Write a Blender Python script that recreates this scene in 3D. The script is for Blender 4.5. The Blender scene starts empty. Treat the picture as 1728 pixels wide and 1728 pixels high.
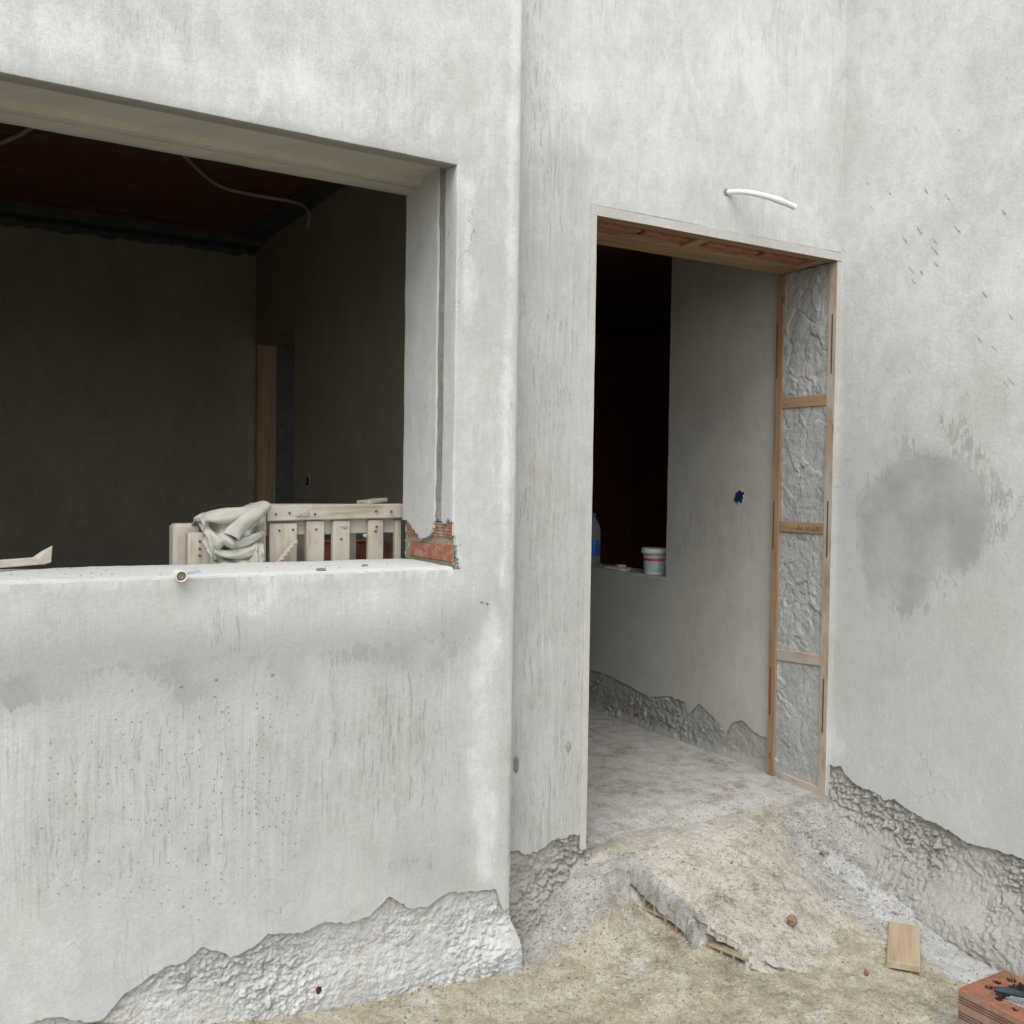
import bpy, bmesh, math, random
import numpy as np
from mathutils import Vector, Matrix

random.seed(7)
RNG = np.random.default_rng(7)
SC = bpy.context.scene
COL = SC.collection
R = math.radians

# ------------------------------------------------------------------ camera
cam_d = bpy.data.cameras.new("camera")
cam_d.sensor_width = 36.0
cam_d.lens = 36.0 * 1660.0 / 1728.0
cam_d.clip_start = 0.05
cam_d.clip_end = 400.0
cam = bpy.data.objects.new("camera", cam_d)
COL.objects.link(cam)
SC.camera = cam


def set_cam(o, loc, yaw, pitch, roll):
    cy, sy = math.cos(yaw), math.sin(yaw)
    f = Vector((cy * math.cos(pitch), sy * math.cos(pitch), math.sin(pitch)))
    r = Vector((sy, -cy, 0))
    u = r.cross(f)
    r2 = r * math.cos(roll) + u * math.sin(roll)
    u2 = -r * math.sin(roll) + u * math.cos(roll)
    m = Matrix((r2, u2, -f)).transposed().to_4x4()
    m.translation = Vector(loc)
    o.matrix_world = m


set_cam(cam, (-1.9583, -2.7983, 1.2686), R(59.24), R(-1.5), R(0.856))

# ------------------------------------------------------------------ sky, sun, exposure (overcast)
SUN_EL = R(56)
world = bpy.data.worlds.new("World")
SC.world = world
world.use_nodes = True
wn = world.node_tree
for n_ in list(wn.nodes):
    wn.nodes.remove(n_)
sky = wn.nodes.new("ShaderNodeTexSky")
sky.sky_type = 'NISHITA'
sky.sun_disc = False
sky.sun_elevation = SUN_EL
sky.sun_rotation = R(90) - R(226)
sky.air_density = 1.0
sky.dust_density = 1.5
sky.ozone_density = 1.0
hs = wn.nodes.new("ShaderNodeHueSaturation")      # cloud cover greys the blue
hs.inputs["Saturation"].default_value = 0.22
bg = wn.nodes.new("ShaderNodeBackground")
bg.inputs["Strength"].default_value = 0.15
wo = wn.nodes.new("ShaderNodeOutputWorld")
wn.links.new(sky.outputs[0], hs.inputs["Color"])
wn.links.new(hs.outputs[0], bg.inputs["Color"])
wn.links.new(bg.outputs[0], wo.inputs["Surface"])

sun_d = bpy.data.lights.new("sun", 'SUN')
sun_d.energy = 1.1
sun_d.angle = R(50)
sun_d.color = (1.0, 0.985, 0.965)
sun = bpy.data.objects.new("sun", sun_d)
COL.objects.link(sun)
_az = R(226)
_dir = Vector((math.cos(_az) * math.cos(SUN_EL), math.sin(_az) * math.cos(SUN_EL), math.sin(SUN_EL)))
sun.rotation_euler = _dir.to_track_quat('Z', 'Y').to_euler()
sun.location = _dir * 30

SC.view_settings.view_transform = 'Standard'
SC.view_settings.look = 'None'
SC.view_settings.exposure = 0.90
SC.view_settings.gamma = 1.0
SC.view_settings.use_curve_mapping = False
SC.render.engine = 'CYCLES'
SC.cycles.max_bounces = 14
SC.cycles.diffuse_bounces = 7


# ------------------------------------------------------------------ numpy noise
def _hash(ix, iy, iz, s):
    h = (ix.astype(np.int64) * 374761393 + iy.astype(np.int64) * 668265263 + iz.astype(np.int64) * 2147483647 + s * 974634777) & 0xffffffff
    h = ((h ^ (h >> 13)) * 1274126177) & 0xffffffff
    h = ((h ^ (h >> 16)) * 2246822519) & 0xffffffff
    return ((h ^ (h >> 15)) & 0xffff) / 65535.0


def vnoise(x, y, z=0.0, s=0):
    """smooth value noise in -1..1"""
    x, y, z = np.broadcast_arrays(np.asarray(x, float), np.asarray(y, float), np.asarray(z, float))
    fx, fy, fz = np.floor(x), np.floor(y), np.floor(z)
    tx, ty, tz = x - fx, y - fy, z - fz
    tx, ty, tz = [t * t * t * (t * (t * 6 - 15) + 10) for t in (tx, ty, tz)]
    ix, iy, iz = fx.astype(np.int64), fy.astype(np.int64), fz.astype(np.int64)
    out = 0
    for dx in (0, 1):
        for dy in (0, 1):
            for dz in (0, 1):
                w = (tx if dx else 1 - tx) * (ty if dy else 1 - ty) * (tz if dz else 1 - tz)
                out = out + w * _hash(ix + dx, iy + dy, iz + dz, s)
    return out * 2 - 1


def fbm(x, y, z=0.0, s=0, o=4, g=0.5):
    a, t, n = 1.0, 0, 0
    for i in range(o):
        t = t + a * vnoise(np.asarray(x) * 2 ** i, np.asarray(y) * 2 ** i, np.asarray(z) * 2 ** i, s + i * 17)
        n += a
        a *= g
    return t / n


def ridged(x, y, z=0.0, s=0, o=3, g=0.55):
    a, t, n = 1.0, 0, 0
    for i in range(o):
        t = t + a * (1 - np.abs(vnoise(np.asarray(x) * 2 ** i, np.asarray(y) * 2 ** i, np.asarray(z) * 2 ** i, s + i * 31)))
        n += a
        a *= g
    return t / n


def chunks(x, y, s=0, tilt=.6):
    """broken flakes: every Voronoi cell has its own height and slope; returns (height -1..1, distance to the cell border)"""
    x, y = np.broadcast_arrays(np.asarray(x, float), np.asarray(y, float))
    ix, iy = np.floor(x).astype(np.int64), np.floor(y).astype(np.int64)
    f1 = np.full(x.shape, 9.0)
    f2 = np.full(x.shape, 9.0)
    h = np.zeros(x.shape)
    for dx in (-1, 0, 1):
        for dy in (-1, 0, 1):
            cx, cy = ix + dx, iy + dy
            o = np.zeros_like(cx)
            px, py = cx + _hash(cx, cy, o, s), cy + _hash(cx, cy, o + 1, s)
            d = np.hypot(x - px, y - py)
            hh = _hash(cx, cy, o + 2, s) * 2 - 1 + tilt * ((x - px) * (_hash(cx, cy, o + 3, s) * 2 - 1) + (y - py) * (_hash(cx, cy, o + 4, s) * 2 - 1)) * 2
            near = d < f1
            f2 = np.where(near, f1, np.minimum(f2, d))
            h = np.where(near, hh, h)
            f1 = np.where(near, d, f1)
    return h, f2 - f1


def sstep(a, b, x):
    t = np.clip((x - a) / (b - a), 0, 1)
    return t * t * (3 - 2 * t)


def poly_sd(px, py, poly):
    """signed distance to a polygon, positive inside"""
    px, py = np.asarray(px, float), np.asarray(py, float)
    d = np.full(px.shape, 1e9)
    ins = np.zeros(px.shape, bool)
    n = len(poly)
    for i in range(n):
        ax, ay = poly[i]
        bx, by = poly[(i + 1) % n]
        ex, ey = bx - ax, by - ay
        t = np.clip(((px - ax) * ex + (py - ay) * ey) / (ex * ex + ey * ey + 1e-12), 0, 1)
        d = np.minimum(d, np.hypot(px - ax - t * ex, py - ay - t * ey))
        c = ((ay > py) != (by > py)) & (px < (bx - ax) * (py - ay) / ((by - ay) if abs(by - ay) > 1e-12 else 1e-12) + ax)
        ins ^= c
    return np.where(ins, d, -d)


def soft(px, py, poly, f):
    return sstep(-f, f, poly_sd(px, py, poly))


def lut(pts, seed=0, amp=0.0, freq=40.0):
    xs = [p[0] for p in pts]
    zs = [p[1] for p in pts]
    o = np.argsort(xs)
    xs, zs = np.array(xs)[o], np.array(zs)[o]

    def f(x):
        x = np.asarray(x, float)
        return np.interp(x, xs, zs) + amp * (fbm(x * freq, 0.3, 0, seed, 3, 0.6) + .55 * fbm(x * freq * 3.1, 0.3, 0, seed + 50, 2, 0.7))
    return f


def rbf(pts):
    p = np.array(pts, float)
    n = len(p)
    d = np.hypot(p[:, None, 0] - p[None, :, 0], p[:, None, 1] - p[None, :, 1])
    A = np.zeros((n + 3, n + 3))
    A[:n, :n] = d + np.eye(n) * -0.002
    A[:n, n] = 1
    A[:n, n + 1:n + 3] = p[:, :2]
    A[n:, :n] = A[:n, n:].T
    w = np.linalg.solve(A, np.concatenate([p[:, 2], [0, 0, 0]]))

    def f(x, y):
        x, y = np.asarray(x, float), np.asarray(y, float)
        o = w[n] + w[n + 1] * x + w[n + 2] * y
        for i in range(n):
            o = o + w[i] * np.hypot(x - p[i, 0], y - p[i, 1])
        return o
    return f


# ------------------------------------------------------------------ objects
def thing(name, label, cat, loc=(0, 0, 0), group=None):
    o = bpy.data.objects.new(name, None)
    o.empty_display_size = 0.1
    COL.objects.link(o)
    o.location = loc
    o['label'] = label
    o['category'] = cat
    if group:
        o['group'] = group
    return o


def wloc(o):
    v = Vector((0, 0, 0))
    while o is not None:
        v = v + Vector(o.location)
        o = o.parent
    return v


def link(name, me, parent=None, loc=(0, 0, 0), rot=None, kind=None):
    """link a mesh; loc is a world position (things are never rotated)"""
    o = bpy.data.objects.new(name, me)
    COL.objects.link(o)
    if rot is not None:
        o.rotation_euler = rot
    if parent is not None:
        o.parent = parent
        o.location = Vector(loc) - wloc(parent)
    else:
        o.location = loc
    if kind:
        o['kind'] = kind
    return o


def tag(o, label, cat, group=None):
    o['label'] = label
    o['category'] = cat
    if group:
        o['group'] = group
    return o


class MB:
    def __init__(self):
        self.v, self.f, self.m = [], [], []
        self.n = 0
        self.att = {}

    def add(self, v, f, mi=0):
        v = np.asarray(v, float).reshape(-1, 3)
        self.v.append(v)
        for q in f:
            self.f.append(tuple(int(i) + self.n for i in q))
            self.m.append(mi)
        self.n += len(v)

    def grid(self, P, mi=0, flip=False, mask=None, closed=False):
        """P: (nu, nv, 3)"""
        nu, nv = P.shape[:2]
        i, j = np.meshgrid(np.arange(nu if closed else nu - 1), np.arange(nv - 1), indexing='ij')
        i2 = (i + 1) % nu
        q = np.stack([i * nv + j, i2 * nv + j, i2 * nv + j + 1, i * nv + j + 1], -1)
        if flip:
            q = q[..., ::-1]
        if mask is not None:
            q = q[mask]
        q = q.reshape(-1, 4)
        self.add(P.reshape(-1, 3), q, mi)

    def box(self, x0, x1, y0, y1, z0, z1, mi=0):
        v = [(x, y, z) for x in (x0, x1) for y in (y0, y1) for z in (z0, z1)]
        f = [(0, 1, 3, 2), (4, 6, 7, 5), (0, 4, 5, 1), (2, 3, 7, 6), (0, 2, 6, 4), (1, 5, 7, 3)]
        self.add(v, f, mi)

    def tube(self, pts, rad, seg=10, mi=0, cap=True, squash=1.0, rfun=None):
        pts = np.asarray(pts, float)
        n = len(pts)
        rad = np.broadcast_to(np.asarray(rad, float), (n,))
        t = np.gradient(pts, axis=0)
        t /= np.linalg.norm(t, axis=1)[:, None] + 1e-12
        up = np.array([0, 0, 1.0])
        P = np.zeros((seg, n, 3))
        for k in range(n):
            a = np.cross(t[k], up)
            if np.linalg.norm(a) < 1e-3:
                a = np.array([1.0, 0, 0])
            a /= np.linalg.norm(a)
            b = np.cross(a, t[k])
            for s in range(seg):
                th = 2 * math.pi * s / seg
                rr = rad[k] * (rfun(th, k) if rfun else 1)
                P[s, k] = pts[k] + rr * (math.cos(th) * a + squash * math.sin(th) * b)
        base = self.n
        self.grid(P, mi, closed=True)
        if cap:
            for k in (0, n - 1):
                self.f.append(tuple(base + s * n + k for s in (range(seg) if k == 0 else reversed(range(seg)))))
                self.m.append(mi)

    def lathe(self, prof, seg=24, c=(0, 0, 0), mi=0):
        P = np.zeros((seg, len(prof), 3))
        for s in range(seg):
            th = 2 * math.pi * s / seg
            for k, (r, z) in enumerate(prof):
                P[s, k] = (c[0] + r * math.cos(th), c[1] + r * math.sin(th), c[2] + z)
        self.grid(P, mi, closed=True)

    def mesh(self, name, mats, smooth=False, atts=None, merge=0.0):
        me = bpy.data.meshes.new(name)
        V = np.concatenate(self.v)
        me.from_pydata(V.tolist(), [], self.f)
        if not isinstance(mats, (list, tuple)):
            mats = [mats]
        for m in mats:
            me.materials.append(m)
        me.polygons.foreach_set('material_index', np.array(self.m, np.int32))
        if smooth:
            me.polygons.foreach_set('use_smooth', np.ones(len(me.polygons), bool))
        if atts:
            for k, fn in atts.items():
                a = me.attributes.new(k, 'FLOAT', 'POINT')
                a.data.foreach_set('value', np.asarray(fn(V[:, 0], V[:, 1], V[:, 2]), np.float32) + np.zeros(len(V), np.float32))
        me.update()
        return me


# ------------------------------------------------------------------ shader helper
class NT:
    def __init__(self, name, rough=0.85, spec=0.25):
        self.mat = bpy.data.materials.new(name)
        self.mat.use_nodes = True
        self.t = self.mat.node_tree
        self.b = self.t.nodes["Principled BSDF"]
        self.b.inputs["Roughness"].default_value = rough
        self.b.inputs["Specular IOR Level"].default_value = spec
        self.geo = None
        self.vc = {}

    def _set(self, s, v):
        if isinstance(v, bpy.types.NodeSocket):
            self.t.links.new(v, s)
        elif v is not None:
            if isinstance(v, (tuple, list)) and len(v) == 3 and s.type == 'RGBA':
                v = (*v, 1)
            s.default_value = v

    def node(self, ty, **kw):
        return self.t.nodes.new(ty)

    def m(self, op, a, b=None, c=None, clamp=False):
        n = self.node("ShaderNodeMath")
        n.operation = op
        n.use_clamp = clamp
        self._set(n.inputs[0], a)
        if b is not None:
            self._set(n.inputs[1], b)
        if c is not None:
            self._set(n.inputs[2], c)
        return n.outputs[0]

    def add(self, a, b):
        return self.m('ADD', a, b)

    def mul(self, a, b):
        return self.m('MULTIPLY', a, b)

    def pos(self):
        if self.geo is None:
            self.geo = self.node("ShaderNodeNewGeometry").outputs["Position"]
        return self.geo

    def obj(self):
        return self.node("ShaderNodeTexCoord").outputs["Object"]

    def rnd(self):
        return self.node("ShaderNodeObjectInfo").outputs["Random"]

    def xyz(self, v):
        n = self.node("ShaderNodeSeparateXYZ")
        self._set(n.inputs[0], v)
        return n.outputs

    def comb(self, x, y, z):
        n = self.node("ShaderNodeCombineXYZ")
        for s, v in zip(n.inputs, (x, y, z)):
            self._set(s, v)
        return n.outputs[0]

    def scale(self, v, s):
        n = self.node("ShaderNodeVectorMath")
        n.operation = 'MULTIPLY'
        self._set(n.inputs[0], v)
        n.inputs[1].default_value = s if isinstance(s, tuple) else (s, s, s)
        return n.outputs[0]

    def vadd(self, v, w):
        n = self.node("ShaderNodeVectorMath")
        n.operation = 'ADD'
        self._set(n.inputs[0], v)
        self._set(n.inputs[1], w)
        return n.outputs[0]

    def noise(self, v, s=1.0, d=3.0, r=0.55, dist=0.0, col=False):
        n = self.node("ShaderNodeTexNoise")
        self._set(n.inputs["Vector"], v)
        n.inputs["Scale"].default_value = s
        n.inputs["Detail"].default_value = d
        n.inputs["Roughness"].default_value = r
        n.inputs["Distortion"].default_value = dist
        return n.outputs["Color" if col else "Fac"]

    def vor(self, v, s=1.0, out="Distance", rand=1.0, feat='F1', flat=False):
        key = (v.node.name, v.name, s, feat, rand) if isinstance(v, bpy.types.NodeSocket) else None
        if key is not None and key in self.vc:
            return self.vc[key].outputs[out]
        n = self.node("ShaderNodeTexVoronoi")
        if key is not None:
            self.vc[key] = n
        n.feature = feat
        n.voronoi_dimensions = '2D' if flat else '3D'
        self._set(n.inputs["Vector"], v)
        n.inputs["Scale"].default_value = s
        n.inputs["Randomness"].default_value = rand
        return n.outputs[out]

    def att(self, k):
        n = self.node("ShaderNodeAttribute")
        n.attribute_name = k
        return n.outputs["Fac"]

    def rng(self, v, a, b, c=0.0, d=1.0, smooth=True):
        n = self.node("ShaderNodeMapRange")
        n.interpolation_type = 'SMOOTHSTEP' if smooth else 'LINEAR'
        self._set(n.inputs[0], v)
        for i, x in enumerate((a, b, c, d)):
            n.inputs[i + 1].default_value = x
        return n.outputs[0]

    def ramp(self, v, stops):
        n = self.node("ShaderNodeValToRGB")
        self._set(n.inputs[0], v)
        e = n.color_ramp.elements
        while len(e) > 1:
            e.remove(e[-1])
        e[0].position = stops[0][0]
        e[0].color = (*stops[0][1], 1)
        for p, c in stops[1:]:
            q = e.new(p)
            q.color = (*c, 1)
        return n.outputs[0]

    def mix(self, f, a, b, mode='MIX'):
        n = self.node("ShaderNodeMix")
        n.data_type = 'RGBA'
        n.blend_type = mode
        n.clamp_factor = True
        self._set(n.inputs[0], f)
        self._set(n.inputs[6], a)
        self._set(n.inputs[7], b)
        return n.outputs[2]

    def bump(self, h, dist=0.002, strength=1.0, prev=None):
        n = self.node("ShaderNodeBump")
        n.inputs["Strength"].default_value = strength
        n.inputs["Distance"].default_value = dist
        self._set(n.inputs["Height"], h)
        if prev is not None:
            self._set(n.inputs["Normal"], prev)
        return n.outputs[0]

    def done(self, col, normal=None, rough=None):
        self._set(self.b.inputs["Base Color"], col)
        if normal is not None:
            self._set(self.b.inputs["Normal"], normal)
        if rough is not None:
            self._set(self.b.inputs["Roughness"], rough)
        return self.mat


def plaster_mat(name, dark, mid, light, white, streak=1.0, grain=1.0, dampk=0.78):
    """brushed cement plaster; vertex attributes patch / white / dirt / pits / gouge steer where which finish lies"""
    n = NT(name, 0.9, 0.2)
    p = n.pos()
    x, y, z = n.xyz(p)
    u = n.add(x, y)
    V = n.comb(u, 0.0, z)
    warp = n.m('SUBTRACT', n.noise(V, 2.2, 2), 0.5)
    uw = n.add(u, n.mul(warp, 0.05))
    big = n.m('SUBTRACT', n.noise(V, 1.3, 4, 0.6), 0.5)
    midn = n.m('SUBTRACT', n.noise(n.comb(n.mul(u, 1.6), 3.1, z), 5.0, 5, 0.62, 0.6), 0.5)
    sA = n.m('SUBTRACT', n.noise(n.comb(n.mul(uw, 62.0), 0.0, n.mul(z, 2.4)), 1.0, 4, 0.62), 0.5)
    sB = n.m('SUBTRACT', n.noise(n.comb(n.mul(uw, 230.0), 1.7, n.mul(z, 6.5)), 1.0, 3, 0.6), 0.5)
    fine = n.m('SUBTRACT', n.noise(V, 260.0, 2, 0.7), 0.5)
    gran = n.m('SUBTRACT', n.noise(V, 70.0, 3, 0.65), 0.5)
    # ragged masks
    rag = n.add(n.m('SUBTRACT', n.noise(n.comb(n.mul(u, 34.0), 5.0, n.mul(z, 13.0)), 1.0, 3, 0.6), 0.5), n.mul(n.m('SUBTRACT', n.noise(n.comb(n.mul(u, 120.0), 6.0, n.mul(z, 42.0)), 1.0, 3, 0.6), 0.5), .9))
    patch = n.rng(n.add(n.att("patch"), n.mul(rag, 0.95)), 0.47, 0.55)
    whit = n.rng(n.add(n.att("white"), n.add(n.mul(rag, .35), n.mul(midn, .42))), 0.28, 0.74)
    dirt = n.att("dirt")
    smooth = n.m('MAXIMUM', patch, n.mul(whit, 0.75))
    inv = n.m('SUBTRACT', 1.0, n.mul(smooth, 0.9))
    smask = n.mul(n.rng(n.add(n.noise(V, 2.9, 5, .6), n.mul(dirt, 0.35)), 0.44, 0.72), inv)
    mott = n.m('SUBTRACT', n.noise(n.comb(n.mul(u, 1.35), 7.7, z), 16.0, 5, 0.68, 0.8), 0.5)
    t = n.add(0.53, n.mul(big, 0.55))
    t = n.add(t, n.mul(midn, 0.40))
    t = n.add(t, n.mul(mott, n.add(0.10, n.mul(inv, 0.24))))
    t = n.add(t, n.mul(n.mul(sA, 0.62 * streak), n.add(n.mul(inv, 0.15), smask)))
    t = n.add(t, n.mul(n.mul(sB, 0.62 * streak), n.add(n.mul(inv, 0.12), smask)))
    t = n.add(t, n.mul(fine, 0.36 * grain))
    t = n.add(t, n.mul(gran, 0.26 * grain))
    t = n.add(t, n.mul(whit, 0.22))
    t = n.add(t, n.mul(n.att("tone"), 0.27))  # paler with height: whiter wash plus the brighter light up there, painted in
    t = n.m('SUBTRACT', t, n.mul(dirt, 0.14))
    c = n.ramp(t, [(0.12, dark), (0.40, mid), (0.62, light), (0.9, white)])
    # warm tide stains
    c = n.mix(n.mul(n.rng(n.noise(n.comb(n.mul(u, 1.5), 12.0, z), 2.2, 5, .66), .52, .70), .30), c, (mid[0] * .98, mid[1] * .95, mid[2] * .84))
    # wet smooth patch; the soft mask also carries painted corner shade
    pc = n.mix(n.rng(n.add(n.noise(V, 5.5, 4), n.mul(fine, .3)), 0.3, 0.7), tuple(v * 0.72 for v in mid), tuple(v * 0.94 for v in mid))
    c = n.mix(n.mul(n.att("damp_shade"), .80), c, tuple(v * dampk for v in mid))
    # hairline cracks
    ce = n.node("ShaderNodeTexVoronoi")
    ce.feature = 'DISTANCE_TO_EDGE'
    ce.voronoi_dimensions = '2D'
    ce.inputs["Scale"].default_value = 1.7
    n._set(ce.inputs["Vector"], n.vadd(n.comb(u, z, 0.0), n.scale(n.noise(V, 5.0, 4, .65, col=True), .30)))
    ck = n.mul(n.rng(ce.outputs["Distance"], .0012, .0045, 1.0, 0.0), n.rng(n.noise(V, 2.1, 3), .55, .68))
    c = n.mix(n.mul(ck, .55), c, tuple(v * 0.45 for v in mid))
    c = n.mix(n.mul(patch, 0.9), c, pc)
    # short broken strokes left by the brush and the float
    strokes = None
    for (fu, fz, th, lo, hi, wgt, sd_) in ((70.0, 6.5, .70, .10, .34, .75, 2.0), (150.0, 13.0, .72, .10, .32, .9, 9.0), (34.0, 2.8, .84, .05, .20, .75, 17.0)):
        q = n.vadd(n.comb(n.mul(n.add(u, n.mul(warp, .10)), fu), n.mul(z, fz), 0.0), n.scale(n.noise(n.comb(n.mul(u, 22.0), sd_, n.mul(z, 22.0)), 1.0, 2, .6, col=True), 1.3))
        d_ = n.vor(q, 1.0, flat=True)
        r_ = n.xyz(n.vor(q, 1.0, "Color", flat=True))[0]
        k_ = n.mul(n.mul(n.rng(d_, lo, hi, 1.0, 0.0), n.rng(r_, th, th + .05)), wgt)
        strokes = k_ if strokes is None else n.m('MAXIMUM', strokes, k_)
    smk2 = n.mul(n.rng(n.add(n.noise(n.comb(n.mul(u, 1.6), 4.0, z), 2.4, 5, .65), n.mul(dirt, 0.16)), 0.49, 0.72), inv)
    strokes = n.mul(strokes, n.add(n.mul(inv, .10), smk2))
    scr2 = n.mul(strokes, streak / .62)
    c = n.mix(n.mul(scr2, 0.50), c, tuple(v * 0.46 for v in mid))
    # pits and flecks
    vw = n.vadd(n.comb(u, z, 0.0), n.scale(n.noise(V, 90.0, 2, .6, col=True), 0.010))
    pit = None
    for (ps, pth) in ((52.0, .80), (115.0, .90)):
        pd = n.vor(vw, ps, flat=True)
        pr = n.xyz(n.vor(vw, ps, "Color", flat=True))[0]
        k_ = n.mul(n.rng(pd, 0.07, 0.19, 1.0, 0.0), n.rng(pr, pth, pth + .04))
        pit = k_ if pit is None else n.m('MAXIMUM', pit, k_)
    pit = n.mul(pit, n.rng(n.add(n.att("pits"), n.mul(n.noise(V, 4.0, 2), 0.7)), 0.55, 0.95))
    c = n.mix(n.mul(pit, 0.75), c, tuple(v * 0.36 for v in mid))
    # slanting gouges
    ca, sa = math.cos(R(52)), math.sin(R(52))
    gu = n.add(n.mul(u, ca), n.mul(z, sa))
    gv = n.add(n.mul(u, -sa), n.mul(z, ca))
    gp = n.vadd(n.comb(n.mul(gu, 9.0), n.mul(gv, 46.0), 0.0), n.scale(n.noise(V, 45, 3, .6, col=True), .7))
    gd = n.vor(gp, 1.0, flat=True)
    gr = n.xyz(n.vor(gp, 1.0, "Color", flat=True))[1]
    gou = n.mul(n.mul(n.rng(gd, 0.06, 0.22, 1.0, 0.0), n.rng(gr, 0.86, 0.90)), n.att("gouge"))
    c = n.mix(n.mul(gou, 0.7), c, tuple(v * 0.42 for v in mid))
    h = n.add(n.mul(sB, 0.12), n.mul(fine, 0.35 * grain))
    h = n.add(h, n.mul(gran, 0.5 * grain))
    h = n.add(h, n.mul(midn, 1.2))
    return n.done(c, n.bump(h, 0.0035, 0.75))


def rough_mat(name, dark, light, warm=(0.40, 0.34, 0.24), warm_amt=0.5, s=1.0, bd=0.006):
    n = NT(name, 0.95, 0.15)
    p = n.pos()
    a = n.noise(p, 5.0 * s, 5, 0.65)
    b = n.noise(p, 42.0 * s, 5, 0.7)
    f = n.noise(p, 230.0 * s, 3, 0.7)
    t = n.add(n.add(n.mul(a, 0.35), n.mul(b, 0.45)), n.mul(f, 0.3))
    c = n.ramp(t, [(0.30, dark), (0.50, tuple((d + l) / 2 for d, l in zip(dark, light))), (0.68, light)])
    c = n.mix(n.mul(n.rng(n.noise(p, 3.0 * s, 4, .6), .5, .72), warm_amt), c, warm)
    sd = n.vor(n.vadd(p, n.scale(n.noise(p, 50, 2, col=True), .01)), 120.0 * s)
    st = n.mul(n.rng(sd, .12, .3, 1.0, 0.0), n.rng(n.xyz(n.vor(p, 120.0 * s, "Color"))[0], .7, .8))
    c = n.mix(n.mul(st, .45), c, tuple(d * .55 for d in dark))
    h = n.add(n.mul(b, 1.0), n.mul(f, 0.45))
    return n.done(c, n.bump(h, bd, 0.9))


def wood_mat(name, c_dark, c_mid, c_light, dusty=0.0, dust_col=(0.42, 0.39, 0.34), grey=0.0):
    """grain runs along the board's own X"""
    n = NT(name, 0.75, 0.25)
    o = n.obj()
    x, y, z = n.xyz(o)
    r = n.mul(n.rnd(), 37.0)
    gv = n.comb(n.add(n.mul(x, 3.0), r), n.mul(y, 55.0), n.mul(z, 55.0))
    g = n.noise(gv, 1.0, 4, 0.6, 0.4)
    gf = n.noise(n.comb(n.add(n.mul(x, 9.0), r), n.mul(y, 260.0), n.mul(z, 260.0)), 1.0, 2, 0.6)
    t = n.add(n.mul(g, 0.75), n.mul(gf, 0.3))
    c = n.ramp(t, [(0.32, c_dark), (0.52, c_mid), (0.70, c_light)])
    tone = n.rng(n.rnd(), 0, 1, 0.86, 1.1, False)
    cc = n.node("ShaderNodeVectorMath")
    cc.operation = 'SCALE'
    n._set(cc.inputs[0], c)
    n._set(cc.inputs[3], tone)
    c = cc.outputs[0]
    # knots
    kv = n.comb(n.add(n.mul(x, 9.0), r), n.mul(y, 22.0), n.mul(z, 22.0))
    kd = n.vor(kv, 1.0)
    kr = n.xyz(n.vor(kv, 1.0, "Color"))[0]
    kn = n.mul(n.rng(kd, .08, .22, 1.0, 0.0), n.rng(kr, .78, .82))
    c = n.mix(n.mul(kn, .75), c, tuple(v * .4 for v in c_dark))
    dm = n.rng(n.add(n.noise(n.comb(n.add(n.mul(x, 6.0), r), n.mul(y, 14.0), n.mul(z, 14.0)), 1.0, 4, .65), dusty - 0.5), 0.42, 0.62)
    c = n.mix(n.mul(dm, min(1.0, 0.35 + dusty * .6)), c, dust_col)
    h = n.add(n.mul(g, .6), n.mul(gf, .4))
    return n.done(c, n.bump(h, 0.0015, 0.7))


def plain_mat(name, col, rough=0.5, spec=0.4, var=0.12, s=25.0, bump=0.0, dust=0.0, dust_col=(0.5, 0.48, 0.43)):
    n = NT(name, rough, spec)
    o = n.obj()
    v = n.noise(o, s, 4, .6)
    c = n.mix(v, tuple(x * (1 - var) for x in col), tuple(min(1, x * (1 + var)) for x in col))
    if dust:
        c = n.mix(n.mul(n.rng(n.noise(o, s * 1.7, 4, .65), .42, .62), dust), c, dust_col)
    return n.done(c, n.bump(n.noise(o, s * 6, 3, .6), bump, .8) if bump else None)


def brick_mat(name, dust=0.35, dark=(0.22, 0.065, 0.035), light=(0.42, 0.15, 0.085), dust_col=(0.40, 0.33, 0.27)):
    n = NT(name, 0.9, 0.15)
    o = n.pos()
    a = n.noise(o, 22.0, 4, .6)
    f = n.noise(o, 180.0, 3, .7)
    c = n.mix(n.add(n.mul(a, .8), n.mul(f, .25)), dark, light)
    c = n.mix(n.mul(n.rng(n.noise(o, 30.0, 5, .7), .42, .64), dust), c, dust_col)
    return n.done(c, n.bump(n.add(n.mul(a, .5), f), .002, .8))


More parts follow.
